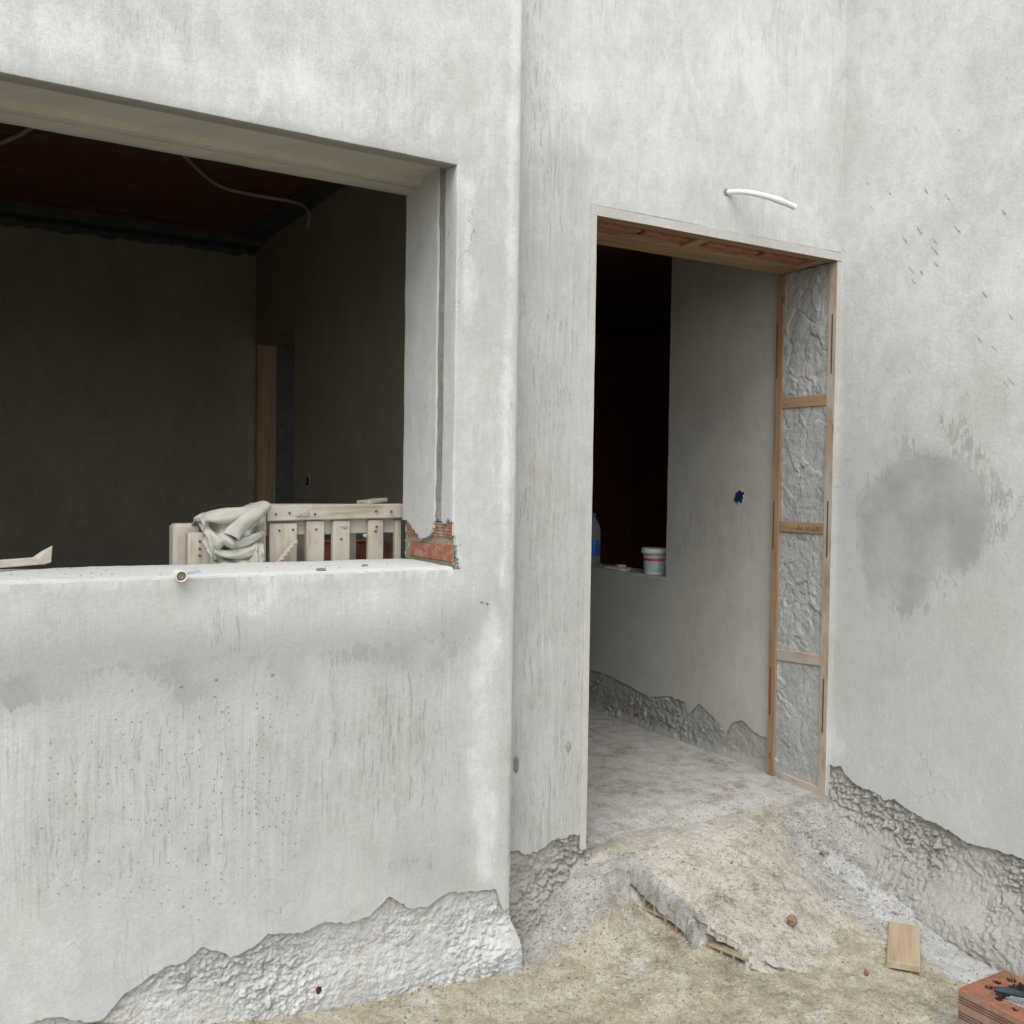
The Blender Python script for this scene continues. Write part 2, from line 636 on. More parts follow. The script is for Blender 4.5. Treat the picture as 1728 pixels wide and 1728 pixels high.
def ground_mat(name):
    n = NT(name, 0.95, 0.12)
    p = n.pos()
    a = n.noise(p, 2.6, 5, .62, .5)
    b = n.noise(p, 14.0, 5, .66)
    c1 = n.noise(p, 75.0, 4, .7)
    f = n.noise(p, 300.0, 2, .7)
    t = n.add(n.add(n.mul(a, .42), n.mul(b, .40)), n.add(n.mul(c1, .34), n.mul(f, .22)))
    t = n.add(n.mul(n.m('SUBTRACT', t, .66), 1.40), .585)
    beige = n.ramp(t, [(.40, (0.155, 0.133, 0.098)), (.53, (0.275, 0.240, 0.176)), (.64, (0.365, 0.325, 0.245)), (.78, (0.47, 0.435, 0.35))])
    pale = n.ramp(t, [(.42, (0.24, 0.214, 0.168)), (.56, (0.375, 0.348, 0.292)), (.72, (0.475, 0.45, 0.39))])
    grey = n.ramp(t, [(.42, (0.16, 0.155, 0.14)), (.58, (0.27, 0.262, 0.24)), (.74, (0.40, 0.39, 0.365))])
    white = n.ramp(t, [(.40, (0.32, 0.318, 0.30)), (.6, (0.44, 0.44, 0.425)), (.8, (0.52, 0.52, 0.505))])
    jit = n.add(n.mul(n.m('SUBTRACT', b, .5), 1.1), n.mul(n.m('SUBTRACT', c1, .5), .6))
    k = lambda name_: n.rng(n.add(n.att(name_), jit), .32, .68)
    c = n.mix(k("pale"), beige, pale)
    c = n.mix(k("grey"), c, grey)
    c = n.mix(n.mul(k("powder"), .92), c, white)
    # embedded grit
    w = n.vadd(p, n.scale(n.noise(p, 60.0, 2, .6, col=True), .012))
    for sc_, th, st, dk in ((105.0, .34, .85, .32), (52.0, .70, .8, .38), (170.0, .34, .8, .40), (140.0, .70, .55, 1.8)):
        d = n.vor(w, sc_)
        r_ = n.xyz(n.vor(w, sc_, "Color"))[0]
        msk = n.mul(n.mul(n.rng(d, .14, .30, 1.0, 0.0), n.rng(r_, th, th + .03)), n.rng(n.noise(p, 7.0, 4, .65), .24, .52))
        msk = n.mul(msk, n.m('SUBTRACT', 1.0, n.mul(n.att("smooth"), .75)))
        c = n.mix(n.mul(msk, st), c, (0.24 * dk, 0.22 * dk, 0.185 * dk))
    h = n.add(n.add(n.mul(b, .8), n.mul(c1, .7)), n.mul(f, .35))
    return n.done(c, n.bump(h, .007, .8))


M_PLASTER = plaster_mat("plaster", (0.30, 0.298, 0.278), (0.415, 0.416, 0.396), (0.49, 0.493, 0.476), (0.66, 0.666, 0.662), .62)
M_SIDE = plaster_mat("smooth_plaster", (0.33, 0.33, 0.31), (0.425, 0.428, 0.408), (0.48, 0.484, 0.466), (0.64, 0.646, 0.64), .22, 1.0, 0.68)
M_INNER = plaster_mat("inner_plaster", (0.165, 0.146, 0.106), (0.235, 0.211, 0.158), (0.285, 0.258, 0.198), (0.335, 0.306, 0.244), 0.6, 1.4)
M_HALL = plaster_mat("hall_plaster", (0.27, 0.262, 0.23), (0.38, 0.37, 0.335), (0.455, 0.446, 0.405), (0.51, 0.50, 0.46), 0.35, 1.1)
M_SILL = plaster_mat("sill_plaster", (0.42, 0.415, 0.39), (0.52, 0.52, 0.50), (0.60, 0.60, 0.585), (0.66, 0.66, 0.65), 0.15, 1.2)
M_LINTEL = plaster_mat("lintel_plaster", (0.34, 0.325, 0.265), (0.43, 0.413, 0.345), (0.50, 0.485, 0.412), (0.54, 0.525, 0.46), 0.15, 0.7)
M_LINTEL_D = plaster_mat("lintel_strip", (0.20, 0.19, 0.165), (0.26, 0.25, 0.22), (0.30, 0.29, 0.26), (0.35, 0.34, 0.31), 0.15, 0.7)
M_GROOVE = rough_mat("groove_mortar", (0.13, 0.128, 0.115), (0.30, 0.295, 0.27), warm_amt=.1)
M_ROUGH = rough_mat("rough_render", (0.24, 0.237, 0.22), (0.62, 0.617, 0.595), warm_amt=.22)
M_ROUGH_D = rough_mat("rough_render_grey", (0.19, 0.187, 0.17), (0.40, 0.392, 0.36), warm_amt=.2)
M_MORTAR = rough_mat("mortar", (0.20, 0.20, 0.186), (0.43, 0.43, 0.41), warm_amt=.12, s=.7, bd=.004)
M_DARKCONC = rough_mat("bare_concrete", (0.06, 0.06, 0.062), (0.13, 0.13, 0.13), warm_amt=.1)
M_GROUND = ground_mat("dusty_ground")
M_BRICK = brick_mat("red_clay", .30)
M_BRICK_D = brick_mat("dusty_clay", .85, (0.19, 0.08, 0.05), (0.32, 0.16, 0.10), dust_col=(0.36, 0.31, 0.25))
M_BRICK_M = brick_mat("smeared_clay", .55, (0.20, 0.07, 0.04), (0.36, 0.14, 0.085), (0.36, 0.31, 0.26))
M_BRICK_C = brick_mat("sooty_clay", .80, (0.20, 0.075, 0.042), (0.36, 0.165, 0.10), (0.13, 0.085, 0.062))
M_SOOT_SHADE = plain_mat("soot_shade", (0.045, 0.035, 0.03), .95, .1, .4, 60)
M_BRICK_S = brick_mat("dusty_brown_clay", .80, (0.17, 0.085, 0.055), (0.31, 0.19, 0.13), (0.27, 0.215, 0.17))
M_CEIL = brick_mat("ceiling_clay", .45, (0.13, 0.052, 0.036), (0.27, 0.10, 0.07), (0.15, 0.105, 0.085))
M_WOOD = wood_mat("new_pine", (0.20, 0.115, 0.062), (0.31, 0.195, 0.112), (0.37, 0.255, 0.16), 0.30, (0.35, 0.30, 0.24))
M_WOOD_D = wood_mat("dusty_pine", (0.25, 0.175, 0.115), (0.35, 0.265, 0.19), (0.42, 0.335, 0.255), 0.55, (0.41, 0.38, 0.335))
M_WOOD_OLD = wood_mat("weathered_wood", (0.24, 0.195, 0.14), (0.40, 0.345, 0.265), (0.50, 0.445, 0.355), 0.55, (0.50, 0.46, 0.395))
M_WOOD_PALE = wood_mat("pale_board", (0.26, 0.185, 0.105), (0.355, 0.275, 0.175), (0.41, 0.335, 0.225), 0.42)
M_WASH = plaster_mat("whitewashed_edge", (0.33, 0.31, 0.27), (0.43, 0.415, 0.375), (0.49, 0.48, 0.45), (0.55, 0.545, 0.525), .6, 1.3)
M_KERF = plain_mat("kerf_brown", (0.13, 0.06, 0.03), .9, .1)
M_PVC = plain_mat("white_pvc", (0.74, 0.74, 0.72), .4, .4, .06, 40, .0005, .3, (.55, .54, .5))
M_PVC_IN = plain_mat("tube_bore", (0.30, 0.25, 0.16), .8, .1)
M_STRIP = plain_mat("blue_grey_film", (0.30, 0.36, 0.42), .3, .5)


# ------------------------------------------------------------------ measured outlines of the ragged plaster (metres)
WIN_EDGE = [(-4.2, -.12), (-2.6, -.11), (-1.9, -.10), (-1.723, -0.085), (-1.691, -0.084), (-1.666, -0.09), (-1.601, -0.123), (-1.564, -0.117), (-1.52, -0.068), (-1.489, -0.056), (-1.419, -0.022), (-1.364, -0.019), (-1.319, 0.012), (-1.265, -0.017), (-1.239, -0.036), (-1.18, -0.023), (-1.137, 0.006), (-1.039, -0.014), (-0.974, 0.006), (-0.9, -0.017), (-0.831, -0.007), (-0.773, 0.038), (-0.7, -0.015), (-0.639, -0.019), (-0.576, 0.011), (-0.522, 0.0), (-0.401, -0.013), (-0.389, -0.05), (-0.375, -0.088), (-0.353, -0.085), (-.34, -.07)]
DOOR_EDGE = [(-.36, .04), (-0.275, 0.043), (-0.243, 0.043), (-0.226, 0.026), (-0.2, 0.021), (-0.148, 0.035), (-0.105, 0.058), (-0.09, 0.059), (-0.063, 0.051), (-0.034, 0.058), (.01, .056)]
SIDE_EDGE = [(0.02, 0.153), (-0.021, 0.131), (-0.06, 0.144), (-0.082, 0.118), (-0.128, 0.091), (-0.169, 0.083), (-0.218, 0.082), (-0.249, 0.079), (-0.274, 0.065), (-0.323, 0.084), (-0.345, 0.069), (-0.393, 0.058), (-0.45, 0.046), (-0.528, 0.041), (-0.635, 0.011), (-0.742, 0.022), (-0.803, 0.024), (-0.846, 0.026), (-1.2, .0), (-2, -.02), (-4.6, -.05)]
HALL_EDGE = [(4.6, .24), (1.774, 0.23), (1.659, 0.24), (1.504, 0.227), (1.377, 0.211), (1.285, 0.194), (1.201, 0.185), (1.035, 0.219), (0.927, 0.211), (0.894, 0.156), (0.822, 0.226), (0.716, 0.184), (0.633, 0.123), (0.591, 0.18), (0.526, 0.205), (0.446, 0.171), (0.394, 0.163), (.2, .16)]

P1 = [(-2.6, .92), (-1.806, 0.906), (-1.564, 0.936), (-1.183, 0.868), (-0.698, 0.856), (-0.498, 0.964), (-0.39, 0.932), (-0.515, 0.771), (-0.617, 0.688), (-0.886, 0.728), (-1.029, 0.757), (-1.063, 0.659), (-1.165, 0.751), (-1.34, 0.654), (-1.387, 0.659), (-1.462, 0.729), (-1.535, 0.767), (-1.674, 0.697), (-1.806, 0.696), (-2.6, .68)]
W1 = [(-2.6, 1.01), (-0.56, 1.003), (-0.498, 0.964), (-0.699, 0.874), (-1.183, 0.884), (-1.564, 0.936), (-2.6, 0.92)]
W2 = [(-0.434, 0.934), (-0.389, 0.857), (-0.384, 0.554), (-0.392, -0.015), (-0.483, 0.022), (-0.52, 0.383), (-0.515, 0.753)]
P2 = [(-0.899, 0.226), (-0.527, 0.199), (-0.503, 0.007), (-0.706, -0.007), (-0.88, 0.17)]
W3 = [(-.42, .93), (-.37, .93), (-.345, 3.3), (-.40, 3.3)]
W4 = [(-0.569, 2.22), (-0.497, 2.215), (-0.514, 1.995), (-0.471, 1.91), (-0.51, 1.742), (-0.56, 1.738)]
W5 = [(-2.4, 2.25), (-.58, 2.25), (-.5, 2.4), (-1.1, 2.50), (-2.4, 2.46)]
PITS = [(-1.535, 0.751), (-1.063, 0.659), (-1.024, 0.196), (-1.305, 0.069), (-1.726, 0.25), (-1.727, 0.547)]
STREAKS = [(-1.806, 0.689), (-1.148, 0.667), (-0.535, 0.718), (-0.572, 0.39), (-0.953, 0.235), (-1.805, 0.237)]
D1 = [(0.336, 2.896), (0.707, 3.075), (0.925, 3.085), (0.937, 2.722), (0.69, 2.583), (0.485, 2.544), (0.369, 2.671)]
DD = [(-0.266, 2.382), (0.007, 2.433), (0.011, 2.272), (-0.064, 1.11), (-0.3, 1.112)]
S1 = [(-0.258, 1.361), (-0.415, 1.415), (-0.515, 1.402), (-0.612, 1.337), (-0.671, 1.253), (-0.675, 1.128), (-0.644, 1.021), (-0.551, 0.992), (-0.477, 1.03), (-0.43, 0.893), (-0.355, 0.818), (-0.271, 0.923), (-0.189, 0.869), (-0.157, 0.984), (-0.121, 1.219), (-0.204, 1.291)]
S2 = [(-0.448, 1.579), (-0.605, 1.57), (-0.701, 1.378), (-0.791, 1.296), (-0.775, 1.092), (-0.678, 1.044), (-0.515, 1.402), (-0.463, 1.469)]
S3 = [(-0.059, 1.29), (-0.256, 1.43), (-0.196, 1.571), (-0.305, 1.588), (-0.515, 1.38), (-0.668, 1.001), (-0.434, 0.76), (-0.276, 0.762), (-0.099, 0.956)]
GOUGE = [(-0.05, 2.6), (-0.9, 2.6), (-0.9, 1.55), (-0.247, 1.706)]

win_att = {
    'patch': lambda x, y, z: np.maximum.reduce([.66 * soft(x, z, P1, .05) * sstep(.86, .76, z), .40 * soft(x, z, P2, .10)]) - .25 * (y > -.11),
    'tone': lambda x, y, z: (.62 * sstep(1.7, 2.8, z) + .10 * sstep(.2, 1.2, z)) * (y < -.1),  # whiter wash and the light gradient up the wall, both put into colour
    'damp_shade': lambda x, y, z: np.maximum(soft(x, z, P1, .09) * sstep(.99, .80, z), .5 * soft(x, z, P2, .10)) * (y < -.11),
    'white': lambda x, y, z: np.maximum.reduce([.40 * soft(x, z, W1, .06), .66 * soft(x, z, W2, .04), .62 * soft(x, z, W3, .03), .62 * soft(x, z, W4, .03), .52 * soft(x, z, W5, .14)]) * (y < -.1),
    'dirt': lambda x, y, z: np.maximum(.75 * soft(x, z, STREAKS, .12), .5 * sstep(-.372, -.364, x) * (z < 1.3)),
    'pits': lambda x, y, z: .9 * soft(x, z, PITS, .12) * (y < -.1),
    'gouge': lambda x, y, z: 0 * x,
}
door_att = {
    'damp_shade': lambda x, y, z: .35 * sstep(-.22, -.345, x),  # shade towards the corner with the window wall, painted into the plaster colour
    'tone': lambda x, y, z: .85 * sstep(1.5, 2.9, z) + 0 * x,  # upper wall lightened: whiter finish, and painted gain of light with height
    'patch': lambda x, y, z: 0 * x,
    'white': lambda x, y, z: .50 * soft(x, z, D1, .22),
    'dirt': lambda x, y, z: np.maximum(.8 * soft(x, z, DD, .10), .75 * (x < .01) * sstep(1.3, .9, z)),
    'pits': lambda x, y, z: .18 + 0 * x,
    'gouge': lambda x, y, z: 0 * x,
}
side_att = {
    'damp_shade': lambda x, y, z: .95 * soft(y, z, S1, .04) + .12 * soft(y, z, S3, .10),
    'patch': lambda x, y, z: np.maximum.reduce([.90 * soft(y, z, S1, .045), .52 * soft(y, z, S2, .05), .47 * soft(y, z, S3, .06)]),
    'white': lambda x, y, z: .12 + 0 * x,
    'tone': lambda x, y, z: .10 + .75 * sstep(.8, 2.5, z) + 0 * x,  # lightened upwards: part whiter plaster, part light painted in
    'dirt': lambda x, y, z: .2 * sstep(.7, .1, z),
    'pits': lambda x, y, z: .1 + 0 * x,
    'gouge': lambda x, y, z: np.maximum(soft(y, z, GOUGE, .25), .22),
}
plain_att = {k: (lambda x, y, z: 0 * x) for k in win_att}
hall_att = dict(plain_att)
hall_att['dirt'] = lambda x, y, z: .4 * soft(y, z, [(.9, 2.0), (1.15, 2.0), (1.15, .9), (.5, .9), (.5, 1.7)], .2)
hall_att['pits'] = lambda x, y, z: .25 + 0 * x


def skin(V, amp=.0016):
    """small hand-trowelled unevenness so no edge is ruler straight"""
    x, y, z = V[..., 0], V[..., 1], V[..., 2]
    o = V.copy()
    o[..., 0] += amp * fbm(y * 7 + z * 9, x * 7, 0, 5, 3)
    o[..., 1] += amp * fbm(x * 7, z * 9, 1.5, 9, 3)
    o[..., 2] += amp * fbm(x * 9 + y * 9, z * 3, 4.5, 13, 3)
    return o


def seg_pts(pts, steps):
    """polyline resampled: steps[i] sub-steps on segment i"""
    out = [np.array(pts[0], float)]
    for (a, b), k in zip(zip(pts[:-1], pts[1:]), steps):
        for i in range(1, k + 1):
            out.append(np.array(a) + (np.array(b) - np.array(a)) * i / k)
    return np.array(out)


def frame_mesh(mb, axis, u0, u1, z0, z1, a0, a1, hole=None, mi=0):
    """one wall block: a slab (a0..a1 through the wall) with an optional rectangular opening"""
    us = [u0, u1] if hole is None else [u0, hole[0], hole[1], u1]
    zs = [z0, z1] if hole is None else [z0, hole[2], hole[3], z1]
    P = {}
    vs, fs = [], []

    def vid(i, j, k):
        if (i, j, k) not in P:
            P[(i, j, k)] = len(vs)
            u, zz, a = us[i], zs[j], (a0, a1)[k]
            vs.append((u, a, zz) if axis == 'y' else (a, u, zz))
        return P[(i, j, k)]
    nu, nz = len(us) - 1, len(zs) - 1
    solid = lambda i, j: 0 <= i < nu and 0 <= j < nz and not (hole is not None and i == 1 and j == 1)
    for i in range(nu):
        for j in range(nz):
            if not solid(i, j):
                continue
            fs.append([vid(i, j, 0), vid(i + 1, j, 0), vid(i + 1, j + 1, 0), vid(i, j + 1, 0)])
            fs.append([vid(i, j, 1), vid(i, j + 1, 1), vid(i + 1, j + 1, 1), vid(i + 1, j, 1)])
            if not solid(i - 1, j):
                fs.append([vid(i, j, 0), vid(i, j + 1, 0), vid(i, j + 1, 1), vid(i, j, 1)])
            if not solid(i + 1, j):
                fs.append([vid(i + 1, j, 0), vid(i + 1, j, 1), vid(i + 1, j + 1, 1), vid(i + 1, j + 1, 0)])
            if not solid(i, j - 1):
                fs.append([vid(i, j, 0), vid(i, j, 1), vid(i + 1, j, 1), vid(i + 1, j, 0)])
            if not solid(i, j + 1):
                fs.append([vid(i, j + 1, 0), vid(i + 1, j + 1, 0), vid(i + 1, j + 1, 1), vid(i, j + 1, 1)])
    mb.add(vs, fs, mi)


def solidify(o, t):
    m = o.modifiers.new("thickness", 'SOLIDIFY')
    m.thickness = t
    m.offset = -1
    m.use_rim = True
    e = o.modifiers.new("crisp", 'EDGE_SPLIT')
    e.split_angle = R(38)
    return o


def bevel(o, w, s=1):
    m = o.modifiers.new("edges", 'BEVEL')
    m.width = w
    m.segments = s
    m.limit_method = 'ANGLE'
    m.angle_limit = R(40)
    return o


def rows(z0, z1, fine_top, fine, coarse, nfine=None):
    """z parameter rows: fine spacing up to fine_top, coarser above"""
    a = np.arange(0, 1, fine)
    return a


TOPZ = 4.3
YW = -0.12          # window wall face
XS = 1.255          # side wall face

# ================================================================== WINDOW WALL
window_wall = thing("window_wall", "grey plastered house wall with a large open window hole and a crumbling base", "wall", (-2.0, YW, -.3))
mb = MB()
frame_mesh(mb, 'y', -4.6, -.365, -.7, TOPZ, -.098, .252, (-3.3, -.560, 1.0, 2.285))
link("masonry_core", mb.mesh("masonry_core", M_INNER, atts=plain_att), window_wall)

we = lut(WIN_EDGE, 3, .0045, 80)


def ragged_rows(zb, ztop, n_fine, n_coarse):
    """zb: (n,) bottoms -> (n, m) z values, dense near the torn edge"""
    t = np.concatenate([np.linspace(0, .12, n_fine, endpoint=False), np.linspace(.12, 1, n_coarse)])
    return zb[:, None] + (ztop - zb[:, None]) * t[None, :]


ZG = np.unique(np.round(np.concatenate([np.linspace(.30, 1.010, 26), np.linspace(1.010, 1.19, 32), np.linspace(1.19, 2.245, 36), np.linspace(2.245, TOPZ, 74)]), 5))
TR = np.concatenate([np.linspace(0, .2, 12, endpoint=False), np.linspace(.2, 1, 12, endpoint=False)])


def wall_rows(zb, zg):
    """torn edge rows up to z = 0.30, then the shared rows zg"""
    return np.concatenate([zb[:, None] + (.30 - zb[:, None]) * TR[None, :], np.broadcast_to(zg[None, :], (len(zb), len(zg)))], 1)


mb = MB()
# below and on the sill: profile in (y,z), swept along x
xs = np.concatenate([np.linspace(-4.6, -1.9, 30, endpoint=False), np.linspace(-1.9, -.571, 210)])
zb = we(xs)
zr = wall_rows(zb, ZG[ZG <= 1.0101])
n, m = zr.shape
P = np.zeros((n, m + 9, 3))
P[:, :, 0] = xs[:, None]
P[:, :m, 1] = YW
P[:, :m, 2] = zr
chip = .0025 * np.abs(fbm(xs * 30, .7, 0, 77, 4, .65)) + .006 * np.clip(fbm(xs * 14, .2, 0, 78, 3) - .25, 0, 1)
for k, (yy, zz) in enumerate(((-.1185, 1.0145), (-.115, 1.017), (-.09, 1.0185), (-.04, 1.019), (.03, 1.0195), (.10, 1.020), (.18, 1.020), (.25, 1.018), (.262, 1.0))):
    P[:, m + k, 1] = yy + (chip * 2 if k < 2 else 0)
    P[:, m + k, 2] = zz - (chip if k < 2 else 0) + (.0012 * fbm(xs * 20, yy * 20, 0, 21) if k >= 2 else 0)
P = skin(P)
mb.grid(P[:, :m + 2], 0)
mb.grid(P[:, m + 1:], 1)
# lintel: profile in (y,z)
prof = seg_pts([(.262, 2.275), (.262, 2.243), (.256, 2.240), (.183, 2.241), (.182, 2.258), (.166, 2.258), (.165, 2.243), (.134, 2.243), (.131, 2.262), (-.050, 2.264), (-.054, 2.244), (-.115, 2.240), (-.1185, 2.2415), (-.12, 2.245)], [1, 1, 2, 1, 1, 1, 1, 1, 5, 1, 2, 1, 1])
npro = len(prof)
zt_rows = ZG[ZG > 2.2451]
prof = np.concatenate([prof, np.stack([np.full(len(zt_rows), YW), zt_rows], 1)])
xl = np.concatenate([np.linspace(-4.6, -1.9, 40, endpoint=False), np.linspace(-1.9, -.571, 90)])
Pl = np.zeros((len(xl), len(prof), 3))
Pl[:, :, 0] = xl[:, None]
Pl[:, :, 1] = prof[None, :, 0]
Pl[:, :, 2] = prof[None, :, 1]
Pl = skin(Pl)
k_front = npro - 2
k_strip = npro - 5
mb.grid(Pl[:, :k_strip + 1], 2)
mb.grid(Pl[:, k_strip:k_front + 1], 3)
mb.grid(Pl[:, k_front:], 0)
# pier right of the window: profile in plan, swept up z
prof = seg_pts([(-.35, -.001), (-.35, -.112), (-.352, -.1175), (-.358, -.12), (-.571, -.12), (-.5742, -.1178), (-.575, -.113), (-.575, -.082), (-.5735, -.080), (-.5735, -.040), (-.568, -.038), (-.568, .009), (-.575, .011), (-.575, .250), (-.571, .257), (-.55, .262)], [4, 1, 1, 34, 1, 1, 5, 1, 6, 1, 9, 1, 36, 1, 1])
npz = len(prof)
zb = np.where(prof[:, 1] < -.1, we(prof[:, 0]), -.08)
zb[prof[:, 0] < -.5735] = -.02
zb[(prof[:, 1] > -.05) & (prof[:, 0] < -.5)] = -.02
zr = wall_rows(zb, ZG)
Pp = np.zeros((npz, zr.shape[1], 3))
Pp[:, :, 0] = prof[:, 0][:, None]
Pp[:, :, 1] = prof[:, 1][:, None]
Pp[:, :, 2] = zr
gr = (prof[:, 0] > -.5685) & (prof[:, 0] < -.5675) & (prof[:, 1] > -.05) & (prof[:, 1] < .02)
Pp[gr, :, 0] -= .009 * np.abs(fbm(prof[gr, 1][:, None] * 60, Pp[gr, :, 2] * 40, 0, 31, 3)) - .001
Pp = skin(Pp)
# broken lower corner of the reveal: faces torn away around the bricks
yc = .5 * (prof[:-1, 1] + prof[1:, 1])
xc = .5 * (prof[:-1, 0] + prof[1:, 0])
zc = .25 * (Pp[:-1, :-1, 2] + Pp[1:, :-1, 2] + Pp[1:, 1:, 2] + Pp[:-1, 1:, 2])
brk = lut([(-.13, 1.15), (-.11, 1.155), (-.085, 1.172), (-.06, 1.15), (-.01, 1.158), (.012, 1.155), (.03, 1.115), (.08, 1.092), (.12, 1.098), (.17, 1.128), (.21, 1.145), (.26, 1.15)], 4, .008, 70)
front_brk = lut([(-.60, 1.15), (-.575, 1.14), (-.566, 1.11), (-.558, 1.07), (-.552, 1.02), (-.545, 1.0), (-.3, .95)], 8, .010, 160)
inrev = (xc[:, None] < -.5725) | ((yc[:, None] > -.05) & (xc[:, None] < -.5))
torn = np.where(inrev, zc < brk(yc)[:, None], (zc < front_brk(xc)[:, None]) & (zc > 1.003 + .006 * fbm(xc[:, None] * 200, zc * 150, 0, 3)) & (xc[:, None] < -.545))
ingr = (yc > -.039) & (yc < .010) & (xc < -.56)
mb.grid(Pp, 0, mask=~torn & ~ingr[:, None])
mb.grid(Pp, 4, mask=~torn & ingr[:, None])
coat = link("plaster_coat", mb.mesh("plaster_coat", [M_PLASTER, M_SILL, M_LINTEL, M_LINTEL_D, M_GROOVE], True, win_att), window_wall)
bpy.context.view_layer.update()


def fix_normals(o):
    bm = bmesh.new()
    bm.from_mesh(o.data)
    bmesh.ops.remove_doubles(bm, verts=bm.verts, dist=.0004)
    loose = [v for v in bm.verts if not v.link_faces]
    bmesh.ops.delete(bm, geom=loose, context='VERTS')
    bm.to_mesh(o.data)
    bm.free()
    try:
        o.data.set_sharp_from_angle(angle=R(35))
    except Exception:
        pass


def orient(o, test):
    """flip whole mesh faces so that test(center, normal) holds"""
    bm = bmesh.new()
    bm.from_mesh(o.data)
    bm.normal_update()
    fl = [f for f in bm.faces if not test(f.calc_center_median(), f.normal)]
    bmesh.ops.reverse_faces(bm, faces=fl)
    bm.to_mesh(o.data)
    bm.free()


def out_win(c, nn):
    if abs(nn.y) > .75:
        return (nn.y < 0) if c.y < .2 or c.z > 2.3 else nn.y > 0
    if abs(nn.z) > .6:
        return nn.z > 0 if c.z < 1.6 else nn.z < 0
    return nn.x > 0 if c.x > -.4 else nn.x < 0


fix_normals(coat)
orient(coat, out_win)
solidify(coat, .013)


def rough_sheet(us, zs, place, d0, amp, seed, lean=0.0):
    """torn-off base: heightfield standing proud of the core by d0 + noise"""
    U, Z = np.meshgrid(us, zs, indexing='ij')
    wu, wz = U + .018 * fbm(U * 30, Z * 30, 0, seed + 41, 3), Z + .014 * fbm(U * 30, Z * 30, 0, seed + 43, 3)
    c1, b1 = chunks(wu * 21, wz * 34, seed + 1)
    c2, b2 = chunks(wu * 55, wz * 75, seed + 2)
    c3, b3 = chunks(wu * 120, wz * 140, seed + 4)
    k_ = np.clip(.5 + .9 * fbm(U * 7, Z * 9, 0, seed + 6, 2), 0, 1)
    a = .55 * fbm(U * 7, Z * 11, 0, seed + 3, 4, .6) + .14 * c1 * (1 - k_) + .22 * c2 * k_ + .26 * c3 + .46 * fbm(U * 80, Z * 90, 0, seed + 9, 3, .75) - .28 * sstep(.62, .9, ridged(U * 16, Z * 22, 0, seed + 12, 3))
    a = a + .6 * sstep(.46, .7, vnoise(wu * 38, wz * 52, 0, seed + 15))
    a = a * (.45 + .85 * sstep(-.35, .35, fbm(U * 4.5, Z * 6, 0, seed + 21, 2)))
    h = d0 + amp * .62 * a + lean * (zs.max() - Z)
    return place(U, Z, h)


us = np.concatenate([np.linspace(-4.6, -1.9, 60, endpoint=False), np.arange(-1.9, -.342, .0034)])
zs = np.arange(-.32, .075, .0034)


def _place(U, Z, h):
    h = np.minimum(h, np.where(Z > we(U) - .004, .008, 1.0))
    toe = .035 * sstep(-.62, -.36, U) * sstep(-.13, -.22, Z) + .016 * sstep(-.10, -.24, Z)
    return np.stack([U + .02 * sstep(-.37, -.345, U) * sstep(-.1, -.2, Z), YW + .020 - h - toe, Z], -1)


mb = MB()
P = rough_sheet(us, zs, _place, .006, .0165, 40)
cap = P[-1:].copy()
cap2 = cap.copy()
cap2[..., 1] = .03
cap2[..., 0] = -.350
cm = cap * .5 + cap2 * .5
cm[..., 0] = cap[..., 0] + .006 * fbm(cap[..., 2] * 40, 3, 0, 8)
P = np.concatenate([P, cm, cap2], 0)
hole = (np.hypot((P[:-1, :-1, 0] + .99) / .8, (P[:-1, :-1, 2] + .195)) < .011)
mb.grid(P, 0, mask=~hole)
o = link("rough_base", mb.mesh("rough_base", M_ROUGH, True), window_wall)
mb = MB()
mb.box(-1.03, -.95, -.1015, -.099, -.23, -.16)
link("brick", mb.mesh("brick", M_BRICK), window_wall)

# bricks laid bare in the broken reveal corner
mb = MB()
us = np.arange(-.118, .262, .006)
zs = np.arange(1.0, 1.20, .006)


def _place2(U, Z, h):
    return np.stack([-.556 - h, U, Z], -1)


Pm = rough_sheet(us, zs, _place2, .002, .010, 71)
# front lip, so the crumbled arris has a face to the outside as well
fr = Pm[:1].copy()
fr2 = fr.copy()
fr2[..., 0] = -.538
fr2[..., 1] = -.114
fr3 = .5 * fr + .5 * fr2
fr3[..., 1] += .007 * fbm(fr3[..., 2] * 70, 2, 0, 5)
fr2[..., 1] += .004
mb.grid(np.concatenate([fr2, fr3, Pm], 0))
o = link("broken_mortar", mb.mesh("broken_mortar", M_MORTAR, True), window_wall)
orient(o, lambda c, nn: nn.x < 0 or nn.y < 0)


def ridged_brick(y0, y1, z0, z1, x, nr, depth, seed):
    """clay face with raised keying ribs, broken outline"""
    mb = MB()
    ys = np.arange(y0, y1 + 1e-6, .006)
    zz = np.arange(z0, z1 + 1e-6, .0025)
    Y, Z = np.meshgrid(ys, zz, indexing='ij')
    t = (Z - z0) / (z1 - z0)
    rib = .0025 * (np.cos(t * nr * 2 * math.pi) > .1) if nr else 0
    br = .010 * np.clip(fbm(Y * 25, Z * 40, 0, seed, 4, .6), -.3, 1)
    X = x - rib + br * (.4 if nr else .15)
    edge = np.minimum.reduce([Y - y0, y1 - Y, Z - z0, z1 - Z])
    X = X + .014 * sstep(.006, .0, edge + .004 * fbm(Y * 50, Z * 50, 0, seed + 1))
    mb.grid(np.stack([X, Y, Z], -1), 0, flip=True)
    return mb


